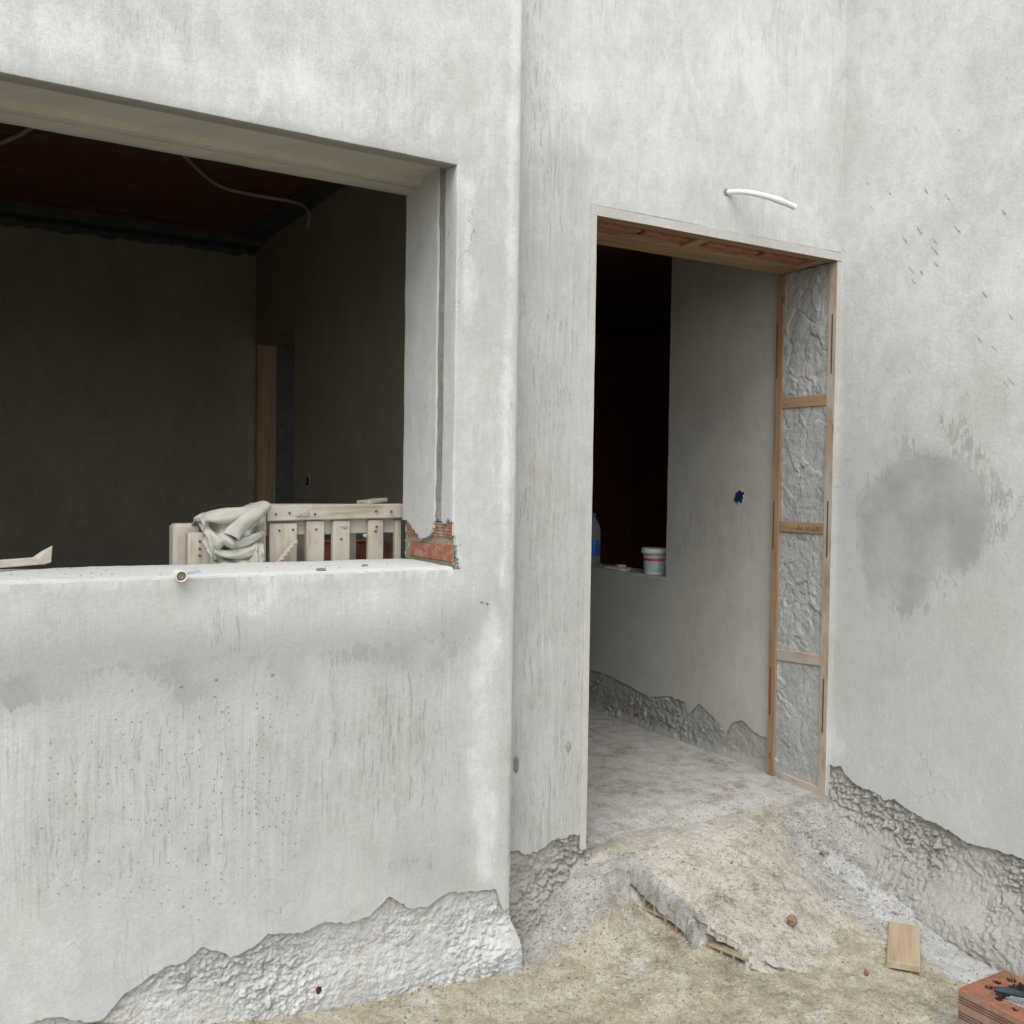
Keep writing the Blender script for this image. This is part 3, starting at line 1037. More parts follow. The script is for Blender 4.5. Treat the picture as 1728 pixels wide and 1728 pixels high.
mb = ridged_brick(-.098, .215, 1.026, 1.086, -.5645, 0, .01, 5)
bo = link("brick", mb.mesh("brick", M_BRICK_M, True), window_wall)
solidify(bo, .02)
mb = ridged_brick(-.100, .070, 1.099, 1.158, -.5635, 6, .01, 9)
bo = link("brick", mb.mesh("brick", M_BRICK_D, True), window_wall)
solidify(bo, .02)
mb = ridged_brick(.085, .235, 1.097, 1.165, -.5650, 6, .01, 12)
bo = link("brick", mb.mesh("brick", M_BRICK_D, True), window_wall)
solidify(bo, .02)

# ================================================================== DOOR WALL
door_wall = thing("door_wall", "pale brushed plaster wall above and left of the doorway", "wall", (.4, 0, 0))
mb = MB()
frame_mesh(mb, 'y', -.362, 1.30, -.7, TOPZ, .016, .322, (-.005, 1.258, -.12, 2.245))
link("masonry_core", mb.mesh("masonry_core", M_INNER, atts=plain_att), door_wall)
de = lut(DOOR_EDGE, 5, .006, 80)
mb = MB()
xs = np.linspace(-.362, .005, 62)
zl = np.unique(np.round(np.concatenate([np.linspace(.30, 2.243, 70)]), 5))
zr = wall_rows(de(xs), zl)
mb.grid(skin(np.stack([np.broadcast_to(xs[:, None], zr.shape), 0 * zr, zr], -1)), 0)
xs = np.concatenate([xs, np.linspace(.005, 1.2565, 62)[1:]])
zz = np.linspace(2.243, TOPZ, 86)
X, Z = np.meshgrid(xs, zz, indexing='ij')
mb.grid(skin(np.stack([X, 0 * X, Z], -1)), 0)
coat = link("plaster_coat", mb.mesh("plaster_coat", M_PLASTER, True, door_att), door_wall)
fix_normals(coat)
orient(coat, lambda c, nn: nn.y < 0)
solidify(coat, .014)
mb = MB()
us = np.arange(-.362, .046, .0042)
zs = np.arange(-.36, .085, .0042)
mb.grid(rough_sheet(us, zs, lambda U, Z, h: np.stack([U, .018 - np.minimum(h, np.where(Z > de(U) - .004, .007, 1.0)) - .05 * sstep(-.05, -.25, Z) * sstep(.0, -.3, U - .1), Z], -1), .006, .030, 90))
link("rough_base", mb.mesh("rough_base", M_ROUGH_D, True), door_wall)

# mortar packed into the right jamb between the frame's rungs
mb = MB()
ys = np.arange(.02, .33, .0038)
zs = np.arange(-.02, 2.21, .0038)
Y, Z = np.meshgrid(ys, zs, indexing='ij')
wy, wz = Y + .06 * fbm(Y * 10, Z * 8, 0, 3, 4), Z + .06 * fbm(Y * 10, Z * 8, 0, 4, 4)
slap = fbm(wy * 8, wz * 6, 0, 120, 3, .5)
cA, bA = chunks(wy * 9, wz * 6.5, 121, .9)
cB, bB = chunks(wy * 26, wz * 20, 122, .9)
kk = sstep(-.2, .4, vnoise(Y * 5, Z * 2.3, 0, 126))
h = .005 * slap + .0050 * cA + .0035 * cB * kk - .006 * sstep(.10, .0, bA) * (.3 + .7 * kk) + .0050 * fbm(Y * 55, Z * 55, 0, 7, 4, .7) - .004 * sstep(.55, .9, ridged(wy * 22, wz * 14, 0, 128, 3)) - .002
mb.grid(np.stack([1.2440 - .42 * h, Y, Z], -1))
o = link("mortar_infill", mb.mesh("mortar_infill", M_MORTAR, True), door_wall)
orient(o, lambda c, nn: nn.x < 0)
# brick and mortar over the head of the door
mb = MB()
xs = np.arange(.0, 1.25, .008)
ys = np.arange(.02, .325, .006)
X, Y = np.meshgrid(xs, ys, indexing='ij')
mb.grid(np.stack([X, Y, 2.236 - .010 * fbm(X * 12, Y * 16, 0, 17, 4, .6)], -1))
o = link("mortar_infill", mb.mesh("head_infill", M_MORTAR, True), door_wall)
for i in range(4):
    mb = MB()
    x0 = .04 + i * .30
    mb.box(x0, x0 + .275, .118, .155, 2.216, 2.25)
    bevel(link("brick", mb.mesh("brick", M_BRICK), door_wall), .004)

def splat(parent, x, y, z, rx, rz, seed, mat):
    bm = bmesh.new()
    bmesh.ops.create_icosphere(bm, subdivisions=2, radius=1)
    for v in bm.verts:
        k_ = 1 + .35 * float(fbm(np.array(v.co.x * 1.7), np.array(v.co.z * 1.7), 0, seed, 2))
        v.co = Vector((v.co.x * rx * k_, v.co.y * .005, v.co.z * rz * k_))
    me = bpy.data.meshes.new("mortar_splash")
    bm.to_mesh(me)
    bm.free()
    me.materials.append(mat)
    link("mortar_splash", me, parent, (x, y, z))


splat(door_wall, .624, .001, 2.385, .017, .016, 11, M_GROOVE)
splat(door_wall, -.052, -.001, .373, .010, .020, 3, M_ROUGH_D)
splat(door_wall, -.262, -.002, .338, .010, .030, 5, M_GROOVE)
for x, z in ((-1.378, .725), (-1.287, .735), (-1.132, .735), (-.45, .90), (-.47, .905)):
    splat(window_wall, x, YW + .002, z, .006, .004, int(x * -1000), M_GROOVE)

# ================================================================== SIDE WALL
side_wall = thing("side_wall", "pale plaster wall on the right with a wet grey patch and scratches", "wall", (XS, -1.2, 0))
mb = MB()
frame_mesh(mb, 'x', -4.6, .30, -.8, TOPZ, 1.275, 1.60)
link("masonry_core", mb.mesh("masonry_core", M_INNER, atts=plain_att), side_wall)
se = lut(SIDE_EDGE, 6, .006, 70)
ys = np.concatenate([np.linspace(-4.6, -1.0, 50, endpoint=False), np.arange(-1.0, .012, .006)])
zr = ragged_rows(se(ys), TOPZ, 14, 110)
mb = MB()
mb.grid(skin(np.stack([XS + 0 * zr, np.broadcast_to(ys[:, None], zr.shape), zr], -1)), 0)
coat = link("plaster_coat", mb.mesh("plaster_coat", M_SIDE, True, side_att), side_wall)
orient(coat, lambda c, nn: nn.x < 0)
solidify(coat, .014)
mb = MB()
us = np.concatenate([np.linspace(-4.6, -1.3, 60, endpoint=False), np.arange(-1.3, .03, .004)])
zs = np.arange(-.46, .165, .004)


def _place3(U, Z, h):
    low = np.interp(U, [-4.6, -.85, -.45, -.2, 0], [-.03, .022, .048, .085, .14]) - Z
    lean = .15 * sstep(.08, .34, low) + .012 * sstep(.02, .10, low)
    h = .004 + (h - .004) * (1 - .45 * sstep(.11, .22, low))
    h = np.minimum(h, np.where(Z > se(U) - .004, .007, 1.0))
    return np.stack([XS + .018 - h - lean, U, Z], -1)


mb.grid(rough_sheet(us, zs, _place3, .004, .028, 140))
o = link("rough_base", mb.mesh("rough_base", M_ROUGH_D, True), side_wall)
orient(o, lambda c, nn: nn.x < 0)

# ================================================================== INSIDE: room behind the window, hall, dark room
partition = thing("partition_wall", "dim inner wall between the window room and the hall", "wall", (-.1, 1.8, 0))
mb = MB()
frame_mesh(mb, 'x', .25, 3.47, -.05, 2.80, -.16, -.03, (2.655, 3.425, -.03, 2.165))
link("masonry_core", mb.mesh("masonry_core", M_INNER, atts=plain_att), partition)
back_wall = thing("back_wall", "dark rear wall of the room behind the window", "wall", (-2.0, 3.45, 0))
mb = MB()
xs = np.linspace(-4.6, -.158, 120)
zz = np.linspace(-.05, 1, 30)
tp = lut([(-4.6, 2.70), (-1.6, 2.69), (-.158, 2.70)], 15, .02, 18)(xs)
Zr = -.05 + (tp[:, None] + .05) * np.linspace(0, 1, 40)[None, :]
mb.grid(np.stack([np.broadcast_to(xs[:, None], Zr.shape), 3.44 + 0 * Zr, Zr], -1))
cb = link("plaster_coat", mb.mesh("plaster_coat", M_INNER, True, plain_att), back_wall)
orient(cb, lambda c, nn: nn.y < 0)
mb = MB()
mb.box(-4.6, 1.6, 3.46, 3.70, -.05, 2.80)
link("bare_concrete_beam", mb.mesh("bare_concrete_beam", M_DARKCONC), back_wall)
left_wall = thing("end_wall", "far end wall of the dark room", "wall", (-4.6, 1.6, 0))
mb = MB()
mb.box(-4.75, -4.6, -.1, 3.70, -.6, TOPZ)
link("masonry_core", mb.mesh("masonry_core", M_INNER, atts=plain_att), left_wall)

hall_wall = thing("hall_wall", "grey plastered hall wall with an inner window hole seen through the doorway", "wall", (1.3, 1.5, 0))
mb = MB()
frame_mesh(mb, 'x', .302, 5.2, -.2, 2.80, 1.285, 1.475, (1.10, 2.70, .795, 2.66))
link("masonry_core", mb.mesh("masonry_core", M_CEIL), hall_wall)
he = lut(HALL_EDGE, 16, .006, 45)
mb = MB()
HX = 1.27
for (ya, yb, mode) in ((.325, 1.087, 0), (1.087, 2.71, 1)):
    ys = np.arange(ya, yb + .004, .007)
    ys[-1] = yb
    zt = .812 if mode else 2.80
    zr = ragged_rows(he(ys), zt, 14, 60)
    n, m = zr.shape
    P = np.stack([HX + 0 * zr, np.broadcast_to(ys[:, None], zr.shape), zr], -1)
    if mode:   # the inner sill
        ex = np.zeros((n, 4, 3))
        ex[:, :, 1] = ys[:, None]
        for k, (xx, z_) in enumerate(((1.274, .8155), (1.30, .8165), (1.38, .8165), (1.485, .8160))):
            ex[:, k, 0] = xx
            ex[:, k, 2] = z_ + .002 * fbm(ys * 20, xx * 20, 0, 4)
        P = np.concatenate([P, ex], 1)
    mb.grid(skin(P), 0)
zz = np.linspace(.812, 2.80, 40)
xx = np.array([1.27, 1.274, 1.33, 1.40, 1.485])
X, Z = np.meshgrid(xx, zz, indexing='ij')
mb.grid(skin(np.stack([X, 1.087 + .004 * (X > 1.272), Z], -1)), 0)
coat = link("plaster_coat", mb.mesh("plaster_coat", M_HALL, True, hall_att), hall_wall)
fix_normals(coat)
orient(coat, lambda c, nn: (nn.x < 0 if abs(nn.x) > .6 else (nn.z > 0 if abs(nn.z) > .6 else nn.y > 0)))
solidify(coat, .013)
mb = MB()
us = np.arange(.30, 2.2, .007)
zs = np.arange(-.03, .27, .007)
P = rough_sheet(us, zs, lambda U, Z, h: np.stack([1.280 - np.minimum(h, np.where(Z > he(U) - .004, .001, 1.0)) - .02 * sstep(.06, .0, Z), U, Z], -1), .004, .016, 190)
hm = (np.hypot((P[:-1, :-1, 1] - 1.315) / 1.5 + (P[:-1, :-1, 2] - .06) * .5, P[:-1, :-1, 2] - .06) < .013)
mb.grid(P, mask=~hm)
o = link("rough_base", mb.mesh("rough_base", M_ROUGH_D, True), hall_wall)
orient(o, lambda c, nn: nn.x < 0)
mb = MB()
mb.box(1.2832, 1.2848, 1.22, 1.42, .01, .125)
link("brick", mb.mesh("brick", M_BRICK), hall_wall)

far_wall = thing("dark_room_wall", "unplastered dark brick walls of the room behind the hall window", "wall", (4.4, 2.5, 0))
mb = MB()
frame_mesh(mb, 'x', .30, 5.2, -.2, 2.80, 4.2, 4.4, (.50, 1.55, 1.0, 2.3))  # opening added out of view so sky light reaches the dark room
frame_mesh(mb, 'y', 1.62, 4.2, -.2, 2.80, .302, .40)
link("masonry_core", mb.mesh("masonry_core", M_BRICK), far_wall)
hall_end = thing("hall_end_wall", "plaster wall closing the far end of the hall", "wall", (1.6, 5.2, 0))
mb = MB()
mb.box(-.16, 4.4, 5.2, 5.35, -.2, 2.80)
mb.box(-.16, -.03, 3.701, 5.2, -.2, 2.80)
link("masonry_core", mb.mesh("masonry_core", M_BRICK), hall_end)

mb = MB()
mb.box(-4.75, 4.4, .24, 5.35, 2.795, 2.95)
o = link("ceiling", mb.mesh("ceiling", M_CEIL), None, kind='structure')
for i, yy in enumerate(np.arange(.55, 3.3, .52)):
    mb = MB()
    mb.box(-4.55, -.165, yy, yy + .10, 2.789, 2.80)
    o.data = o.data
    link("ceiling_joist", mb.mesh("ceiling_joist", M_CEIL), o)
mb = MB()
mb.box(-4.6, -.165, 3.30, 3.458, 2.735, 2.80)
link("ceiling_joist", mb.mesh("ceiling_joist", M_DARKCONC), o)
mb = MB()
mb.box(-.30, -.165, .27, 3.29, 2.755, 2.7945)
link("ceiling_joist", mb.mesh("ceiling_joist", M_DARKCONC), o)
mb = MB()
mb.box(-4.9, 4.6, -.3, 5.5, TOPZ + .001, TOPZ + .2)
o = link("roof", mb.mesh("roof", M_DARKCONC), None, kind='structure')

# ================================================================== GROUND
gctl = [(-4, -.15, -.10), (-2.4, -.15, -.11), (-1.6, -.15, -.13), (-1.4, -.15, -.185), (-1.17, -.15, -.24), (-.8, -.15, -.272), (-.34, -.15, -.277),
        (-1.6, -.8, -.22), (-.8, -1, -.29), (0, -1, -.30), (.6, -1, -.30), (1.15, -1.0, -.335), (1.2, -1.6, -.36), (0, -2.2, -.33), (-2, -2.8, -.31), (1.2, -2.8, -.38), (-3, -1.6, -.26),
        (-.26, -.02, -.252), (-.18, -.03, -.215), (-.08, -.03, -.15), (0.0, -.03, -.075), (.06, -.06, -.10), (.0, -.14, -.185), (.10, -.12, -.185), (.18, -.10, -.195), (.20, -.18, -.228), (.23, -.30, -.25), (-.1, -.2, -.255),
        (1.2, -.02, -.005), (1.1, -.05, -.03), (1.16, -.2, -.115), (1.16, -.3, -.175), (1.16, -.45, -.245), (1.18, -.57, -.285), (1.16, -.8, -.325),
        (.95, -.3, -.185), (.92, -.6, -.265), (.62, -.62, -.275), (.3, -.62, -.272), (.0, -.42, -.272), (.24, -.42, -.272), (.8, -.45, -.245), (.9, -.15, -.085), (.98, -.06, -.03),
        (.0, .04, -.012), (.5, .02, -.02), (1.0, .04, -.008), (1.25, .04, 0), (.2, .3, 0.0), (1.2, .3, .012), (.6, .9, .006), (0, 1.2, .0), (1.25, 1.2, .014), (.6, 2.0, .004)]
g_f = rbf(gctl)


def ground_z(x, y):
    x, y = np.asarray(x, float), np.asarray(y, float)
    z = g_f(np.clip(x, -4.2, 1.6), np.clip(y, -3.2, 2.2))
    z = np.where(y > .1, np.clip(z, -.02, .02), z)
    out = sstep(.02, -.12, y)
    rub = sstep(.6, 1.0, x) * sstep(.05, -.05, y) * sstep(-.75, -.35, y) + .8 * sstep(-.25, -.08, x) * sstep(.22, .1, x) * sstep(-.24, -.1, y)
    z = z + out * .010 * fbm(x * 6, y * 6, 0, 200, 4, .5) + .0022 * fbm(x * 45, y * 45, 0, 210, 3, .6) + out * (.006 * fbm(x * 20, y * 20, 0, 215, 3) + .0022 * fbm(x * 75, y * 75, 0, 217, 2) + .007 * np.clip(fbm(x * 9, y * 9, 0, 219, 3) - .1, 0, 1))
    z = z + rub * (.012 * fbm(x * 18, y * 18, 0, 220, 4, .6) + .005 * ridged(x * 55, y * 55, 0, 225, 2))
    return z


POW = [(1.02, -.17), (1.08, -.24), (1.12, -.42), (1.20, -.55), (1.19, -.72), (1.22, -1.0), (1.05, -1.05), (.90, -.82), (.95, -.55), (.98, -.36), (.97, -.24)]


def a_powder(x, y, z):
    return .92 * soft(x, y, POW, .06)


def a_grey(x, y, z):
    g = soft(x, y, [(1.3, .1), (.98, .02), (.88, -.1), (.80, -.3), (.86, -.6), (1.0, -1.0), (1.3, -1.3)], .07) * .85
    g2 = .7 * soft(x, y, [(-.4, .1), (-.02, .1), (.22, -.02), (.05, -.16), (-.3, -.16)], .05)
    return np.maximum(np.maximum(g, g2), .5 * sstep(1.08, 1.22, x) * (y < .02))


def a_pale(x, y, z):
    f = .8 * sstep(-.04, .05, y)
    b = .45 * sstep(.25, .7, fbm(x * 3, y * 3, 0, 250, 3) + .35) * (y < 0)
    return np.maximum(f, b)


g_att = {'powder': a_powder, 'grey': a_grey, 'pale': a_pale, 'smooth': lambda x, y, z: .7 * sstep(.0, .3, y)}
mb = MB()


def axis_pts(parts):
    return np.unique(np.round(np.concatenate(parts), 5))


gx = axis_pts([np.array([-60, -30, -15, -8, -6]), np.linspace(-4.8, -1.3, 40), np.arange(-1.3, 1.29, .0075), np.array([1.45])])
gy = axis_pts([np.array([-60, -30, -15, -8, -5]), np.linspace(-3.6, -1.35, 40), np.arange(-1.35, .06, .0075)])
X, Y = np.meshgrid(gx, gy, indexing='ij')
mb.grid(np.stack([X, Y, ground_z(X, Y)], -1))
link("ground", mb.mesh("ground", M_GROUND, True, g_att), None, kind='structure')
mb = MB()
fx = np.arange(-.03, 1.30, .012)
fy = np.arange(.055, 5.25, .02)
X, Y = np.meshgrid(fx, fy, indexing='ij')
mb.grid(np.stack([X, Y, ground_z(X, Y) + .0005], -1))
f_att = dict(g_att)
f_att["powder"] = lambda x, y, z: .50 + 0 * x
link("hall_floor", mb.mesh("hall_floor", M_GROUND, True, f_att), None, kind='structure')
mb = MB()
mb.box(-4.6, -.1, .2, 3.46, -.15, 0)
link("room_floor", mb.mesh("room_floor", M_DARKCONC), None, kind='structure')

# ------------------------------------------------------------------ ramp of poured concrete at the doorway
r_f = rbf([(.0, .10, -.05), (.18, .10, -.04), (.6, .10, -.04), (1.0, .09, -.04), (.2, .03, -.012), (.6, .03, -.012), (1.0, .02, -.014), (.10, .01, -.022), (.2, -.03, -.034), (.215, -.09, -.058), (.245, -.20, -.105), (.275, -.30, -.150), (.31, -.42, -.195), (.35, -.53, -.235), (.40, -.62, -.275),
           (.45, -.05, -.022), (.45, -.2, -.075), (.50, -.35, -.140), (.52, -.5, -.215), (.56, -.62, -.285), (.7, -.05, -.020), (.7, -.18, -.068), (.72, -.33, -.155), (.74, -.47, -.24), (.95, -.03, -.025), (.92, -.14, -.088), (.92, -.26, -.19), (1.05, -.05, -.05)])
RAMP = [(-.02, .10), (1.08, .10), (1.07, -.10), (1.0, -.34), (.86, -.56), (.60, -.70), (.40, -.70), (.335, -.60), (.305, -.52), (.315, -.46), (.275, -.36), (.255, -.34), (.235, -.24), (.205, -.12), (.195, -.06), (.10, -.035), (.03, -.03), (-.02, 0)]


def ramp_z(x, y):
    return r_f(x, y) + .010 * fbm(x * 8, y * 8, 0, 300, 4, .55) + .005 * fbm(x * 34, y * 34, 0, 310, 3, .65) + .0018 * fbm(x * 85, y * 85, 0, 312, 2)


ramp = thing("concrete_ramp", "rough poured concrete ramp leading up to the doorway over hollow bricks", "ramp", (.5, -.3, -.27))
mb = MB()
ry = np.unique(np.round(np.concatenate([np.arange(-.70, -.06, .006), np.arange(-.06, -.02, .002), np.arange(-.02, .101, .007)]), 5))
_l = [(-.70, .43), (-.66, .37), (-.60, .335), (-.545, .300), (-.50, .308), (-.46, .315), (-.41, .285), (-.36, .268), (-.30, .248), (-.24, .235), (-.12, .206), (-.06, .197), (-.045, .19), (-.036, .12), (-.031, .05), (-.026, -.015), (.10, -.02)]
_r = [(-.70, .58), (-.56, .86), (-.34, 1.0), (-.10, 1.07), (.10, 1.08)]
lx = np.interp(ry, *zip(*_l)) + .007 * fbm(ry * 30, .5, 0, 330, 3, .6) + .003 * fbm(ry * 110, .5, 0, 334, 2)
rx = np.interp(ry, *zip(*_r)) + .02 * fbm(ry * 14, .5, 0, 340, 3, .6)
tt = np.concatenate([np.linspace(0, .12, 18, endpoint=False), np.linspace(.12, 1, 110)])
X = lx[:, None] + (rx - lx)[:, None] * tt[None, :]
Y = ry[:, None] + 0 * X
ed = np.minimum(X - lx[:, None], .03)
Zr = ramp_z(X, Y) - .006 * sstep(.012, .0, ed) ** 2
G = np.stack([X, Y, Zr], -1)
tx, ty = np.gradient(lx), np.gradient(ry)
tl = np.hypot(tx, ty) + 1e-9
nx_, ny_ = -ty / tl, tx / tl                      # points out of the slab, to its left
k5 = np.array([1, 2, 3, 2, 1.]) / 9
for _ in range(6):
    nx_ = np.convolve(np.pad(nx_, 2, mode='edge'), k5, 'valid')
    ny_ = np.convolve(np.pad(ny_, 2, mode='edge'), k5, 'valid')
SK = []
gap2 = sstep(-.505, -.485, ry) * sstep(-.355, -.375, ry)
blk = sstep(-.315, -.285, ry) * sstep(-.045, -.06, ry)          # the straight cast block
ext = 1 - blk
rock = (-.20, -.165, -.14, -.115, -.095, -.08, -.066, -.052, -.038, -.025, -.014, -.005)
for i_, dz in enumerate(rock):
    cast = (-.055, -.05, -.045, -.042, -.036, .012, .013, .012, .011, .010, .008, .004)[i_]
    loose = (.075, .062, .054, .045, .037, .031, .026, .021, .016, .012, .008, .004)[i_]
    loose = loose * (1 - gap2) - .05 * gap2 * (dz < -.03)
    o_ = cast * blk + loose * ext
    j = (.0022 * blk + .010 * ext) * fbm(ry * 55, dz * 55, 0, 352, 4, .65) + .012 * ext * (1 - gap2) * chunks(ry * 26, np.full_like(ry, dz * 26), 353)[0] * (dz < -.012)
    SK.append(np.stack([lx + nx_ * (o_ + j), ry + ny_ * (o_ + j), Zr[:, 0] + dz + .004 * ext * fbm(ry * 45, dz * 40, 0, 355, 3)], -1))
mb.grid(np.concatenate([np.stack(SK, 1), G], 1), 0)
r_att = {'powder': lambda x, y, z: 0 * x, 'grey': lambda x, y, z: np.maximum(.55 * sstep(.86, 1.02, x - .25 * y), .75 * (np.interp(y, *zip(*_l)) + .012 > x) * (y > -.36)), 'pale': lambda x, y, z: np.maximum.reduce([.62 + 0 * x, .80 * sstep(-.12, .03, y), .72 * soft(x, y, [(.36, -.2), (.6, -.25), (.62, -.55), (.36, -.55)], .12)]), 'smooth': lambda x, y, z: .1 + .5 * sstep(-.1, .1, y)}
o = link("concrete_slab", mb.mesh("concrete_slab", M_GROUND, True, r_att), ramp)
fix_normals(o)
o.modifiers.new("crisp", 'EDGE_SPLIT').split_angle = R(45)


def hollow_brick_mesh(L, Wd, H, nx, nz, mats, wall=.009, ribs=True):
    """extruded clay block, holes run along local X; local origin at centre of base"""
    mb = MB()
    nw = (nx + 1)
    ys = np.linspace(-Wd / 2, Wd / 2, nx * 2 + 2)
    # end-face grid lines: web, hole, web, hole ...
    yl = [-Wd / 2]
    hw = (Wd - (nx + 1) * wall) / nx
    for i in range(nx):
        yl += [yl[-1] + wall, yl[-1] + wall + hw]
    yl.append(Wd / 2)
    zl = [0]
    hh = (H - (nz + 1) * wall) / nz
    for i in range(nz):
        zl += [zl[-1] + wall, zl[-1] + wall + hh]
    zl.append(H)
    vid = {}
    vs, fs = [], []

    def v(i, j, k):
        if (i, j, k) not in vid:
            vid[(i, j, k)] = len(vs)
            vs.append(((-L / 2, L / 2)[k], yl[i], zl[j]))
        return vid[(i, j, k)]
    NI, NJ = len(yl) - 1, len(zl) - 1
    sol = lambda i, j: 0 <= i < NI and 0 <= j < NJ and not (i % 2 == 1 and j % 2 == 1)
    for i in range(NI):
        for j in range(NJ):
            if not sol(i, j):
                continue
            fs.append((v(i, j, 0), v(i, j + 1, 0), v(i + 1, j + 1, 0), v(i + 1, j, 0)))
            fs.append((v(i, j, 1), v(i + 1, j, 1), v(i + 1, j + 1, 1), v(i, j + 1, 1)))
            if not sol(i - 1, j):
                fs.append((v(i, j, 0), v(i, j, 1), v(i, j + 1, 1), v(i, j + 1, 0)))
            if not sol(i + 1, j):
                fs.append((v(i + 1, j, 0), v(i + 1, j + 1, 0), v(i + 1, j + 1, 1), v(i + 1, j, 1)))
            if not sol(i, j - 1):
                fs.append((v(i, j, 0), v(i + 1, j, 0), v(i + 1, j, 1), v(i, j, 1)))
            if not sol(i, j + 1):
                fs.append((v(i, j + 1, 0), v(i, j + 1, 1), v(i + 1, j + 1, 1), v(i + 1, j + 1, 0)))
    mb.add(vs, fs)
    return mb.mesh("hollow_brick", mats)


M_BRICK_DD = brick_mat("buried_clay", .92, (0.20, 0.14, 0.09), (0.31, 0.245, 0.175), (0.30, 0.262, 0.195))
hb = hollow_brick_mesh(.10, .15, .082, 3, 2, M_BRICK_DD)
for (x, y, z, a) in ((.262, -.175, -.243, R(12)), (.336, -.43, -.318, R(14))):
    o = link("brick", hb, ramp, (x, y, z), (0, R(-2), a))
    bevel(o, .002)

# ------------------------------------------------------------------ loose grit and rubble (uncountable)
def scatter(name, n, dens, smin, smax, mats, seed, zfun, sink=.35, flat=.6, mw=None):
    rng = np.random.default_rng(seed)
    ico = bmesh.new()
    bmesh.ops.create_icosphere(ico, subdivisions=1, radius=1)
    bv = np.array([v.co[:] for v in ico.verts])
    bf = [tuple(v.index for v in f.verts) for f in ico.faces]
    ico.free()
    mb = MB()
    c = 0
    while c < n:
        x, y = rng.uniform(-1.3, 1.22), rng.uniform(-1.35, .02)
        if rng.random() > dens(x, y):
            continue
        s = smin * (smax / smin) ** (rng.random() ** 2.2)
        v = bv * (1 + .45 * (rng.random((len(bv), 1)) - .5))
        v = v * np.array([1, rng.uniform(.55, 1), rng.uniform(flat * .6, flat)]) * s
        a = rng.uniform(0, 6.28)
        ca, sa = math.cos(a), math.sin(a)
        t = rng.uniform(-.5, .5)
        v = np.stack([v[:, 0] * ca - v[:, 1] * sa, v[:, 0] * sa + v[:, 1] * ca, v[:, 2] + v[:, 0] * t * .5], -1)
        z = float(zfun(np.array(x), np.array(y)))
        mb.add(v + np.array([x, y, z + s * (flat * .5 - sink * .5)]), bf, int(rng.choice(len(mats), p=mw)))
        c += 1
    return link(name, mb.mesh(name, mats), None, kind='stuff')


def surf(x, y):
    g = ground_z(x, y)
    inside = poly_sd(x, y, RAMP) > .012
    return np.where(inside, np.maximum(g, ramp_z(x, y)), g)


M_ST1 = rough_mat("grit_grey", (0.17, 0.165, 0.15), (0.36, 0.35, 0.33), warm_amt=.1)
M_ST2 = rough_mat("grit_pale", (0.30, 0.295, 0.275), (0.46, 0.455, 0.43), warm_amt=.1)
M_ST3 = rough_mat("grit_beige", (0.22, 0.18, 0.12), (0.40, 0.35, 0.26), warm_amt=.3)


def dens_g(x, y):
    d = .22
    if x > .78 and y < .0 and y > -.75:
        d = 1.0
    if -.3 < x < .2 and y > -.22:
        d = .9
    if poly_sd(np.array(x), np.array(y), RAMP) > 0:
        d = .16 if x < .85 else .8
    return d


scatter("gravel", 9500, dens_g, .0013, .0062, [M_ST1, M_ST2, M_ST3], 5, surf, mw=[.4, .2, .4])
scatter("rubble", 620, lambda x, y: 1.0 if (x > .88 and -.5 < y < -.01) else (.7 if (-.25 < x < .12 and y > -.16) else (.35 if y > -.30 and x < -.2 else .09)), .0045, .015, [M_ST1, M_ST2, M_ST3], 9, surf, flat=.5, mw=[.5, .4, .1])

# ================================================================== DOOR FRAME (ladder sub-frame)
door_frame = thing("door_frame", "rough pine ladder sub-frame lining the open doorway", "door frame", (.6, .15, 0))


def board(name, p0, p1, wv, w, t, mats, parent, bev=.0015, wob=0.0, seed=0, front=None):
    """plank from p0 to p1 (centre line); wv = world direction of its width; local X is the grain"""
    p0, p1 = Vector(p0), Vector(p1)
    ax = (p1 - p0)
    L = ax.length
    ax.normalize()
    wv = Vector(wv)
    wv = (wv - ax * wv.dot(ax)).normalized()
    tv = ax.cross(wv)
    n = max(2, int(L / .05)) if wob else 1
    mb = MB()
    xs = np.linspace(-L / 2, L / 2, n + 1)
    P = np.zeros((4, n + 1, 3))
    for k, (a, b) in enumerate(((-1, -1), (1, -1), (1, 1), (-1, 1))):
        P[k, :, 0] = xs
        P[k, :, 1] = a * w / 2 + wob * fbm(xs * 9, k * 3.1, 0, seed, 3)
        P[k, :, 2] = b * t / 2 + wob * .6 * fbm(xs * 9, k * 5.7 + 9, 0, seed, 3)
    mb.grid(P, 0, closed=True)
    mb.f.append(tuple(k * (n + 1) for k in (3, 2, 1, 0)))
    mb.m.append(0)
    mb.f.append(tuple(k * (n + 1) + n for k in (0, 1, 2, 3)))
    mb.m.append(0)
    me = mb.mesh(name, mats)
    M = Matrix((ax, wv, tv)).transposed()
    if front is not None:      # give faces that look this way the second material
        fd = Vector(front)
        for p in me.polygons:
            if (M @ p.normal).dot(fd) > .8:
                p.material_index = 1
            elif (M @ p.normal).dot(fd) < -.8 and False:
                p.material_index = 0
    o = link(name, me, parent, (p0 + p1) / 2)
    o.rotation_euler = M.to_euler()
    if bev:
        bevel(o, bev)
    return o


def flip_fix(o):
    bm = bmesh.new()
    bm.from_mesh(o.data)
    bmesh.ops.recalc_face_normals(bm, faces=bm.faces)
    bm.to_mesh(o.data)
    bm.free()


_ob = board


def board(*a, **k):
    fr = k.pop('front', None)
    o = _ob(*a, **k)
    flip_fix(o)
    if fr is not None:
        M = o.rotation_euler.to_matrix()
        for p in o.data.polygons:
            if (M @ p.normal).dot(Vector(fr)) > .8:
                p.material_index = 1
    return o


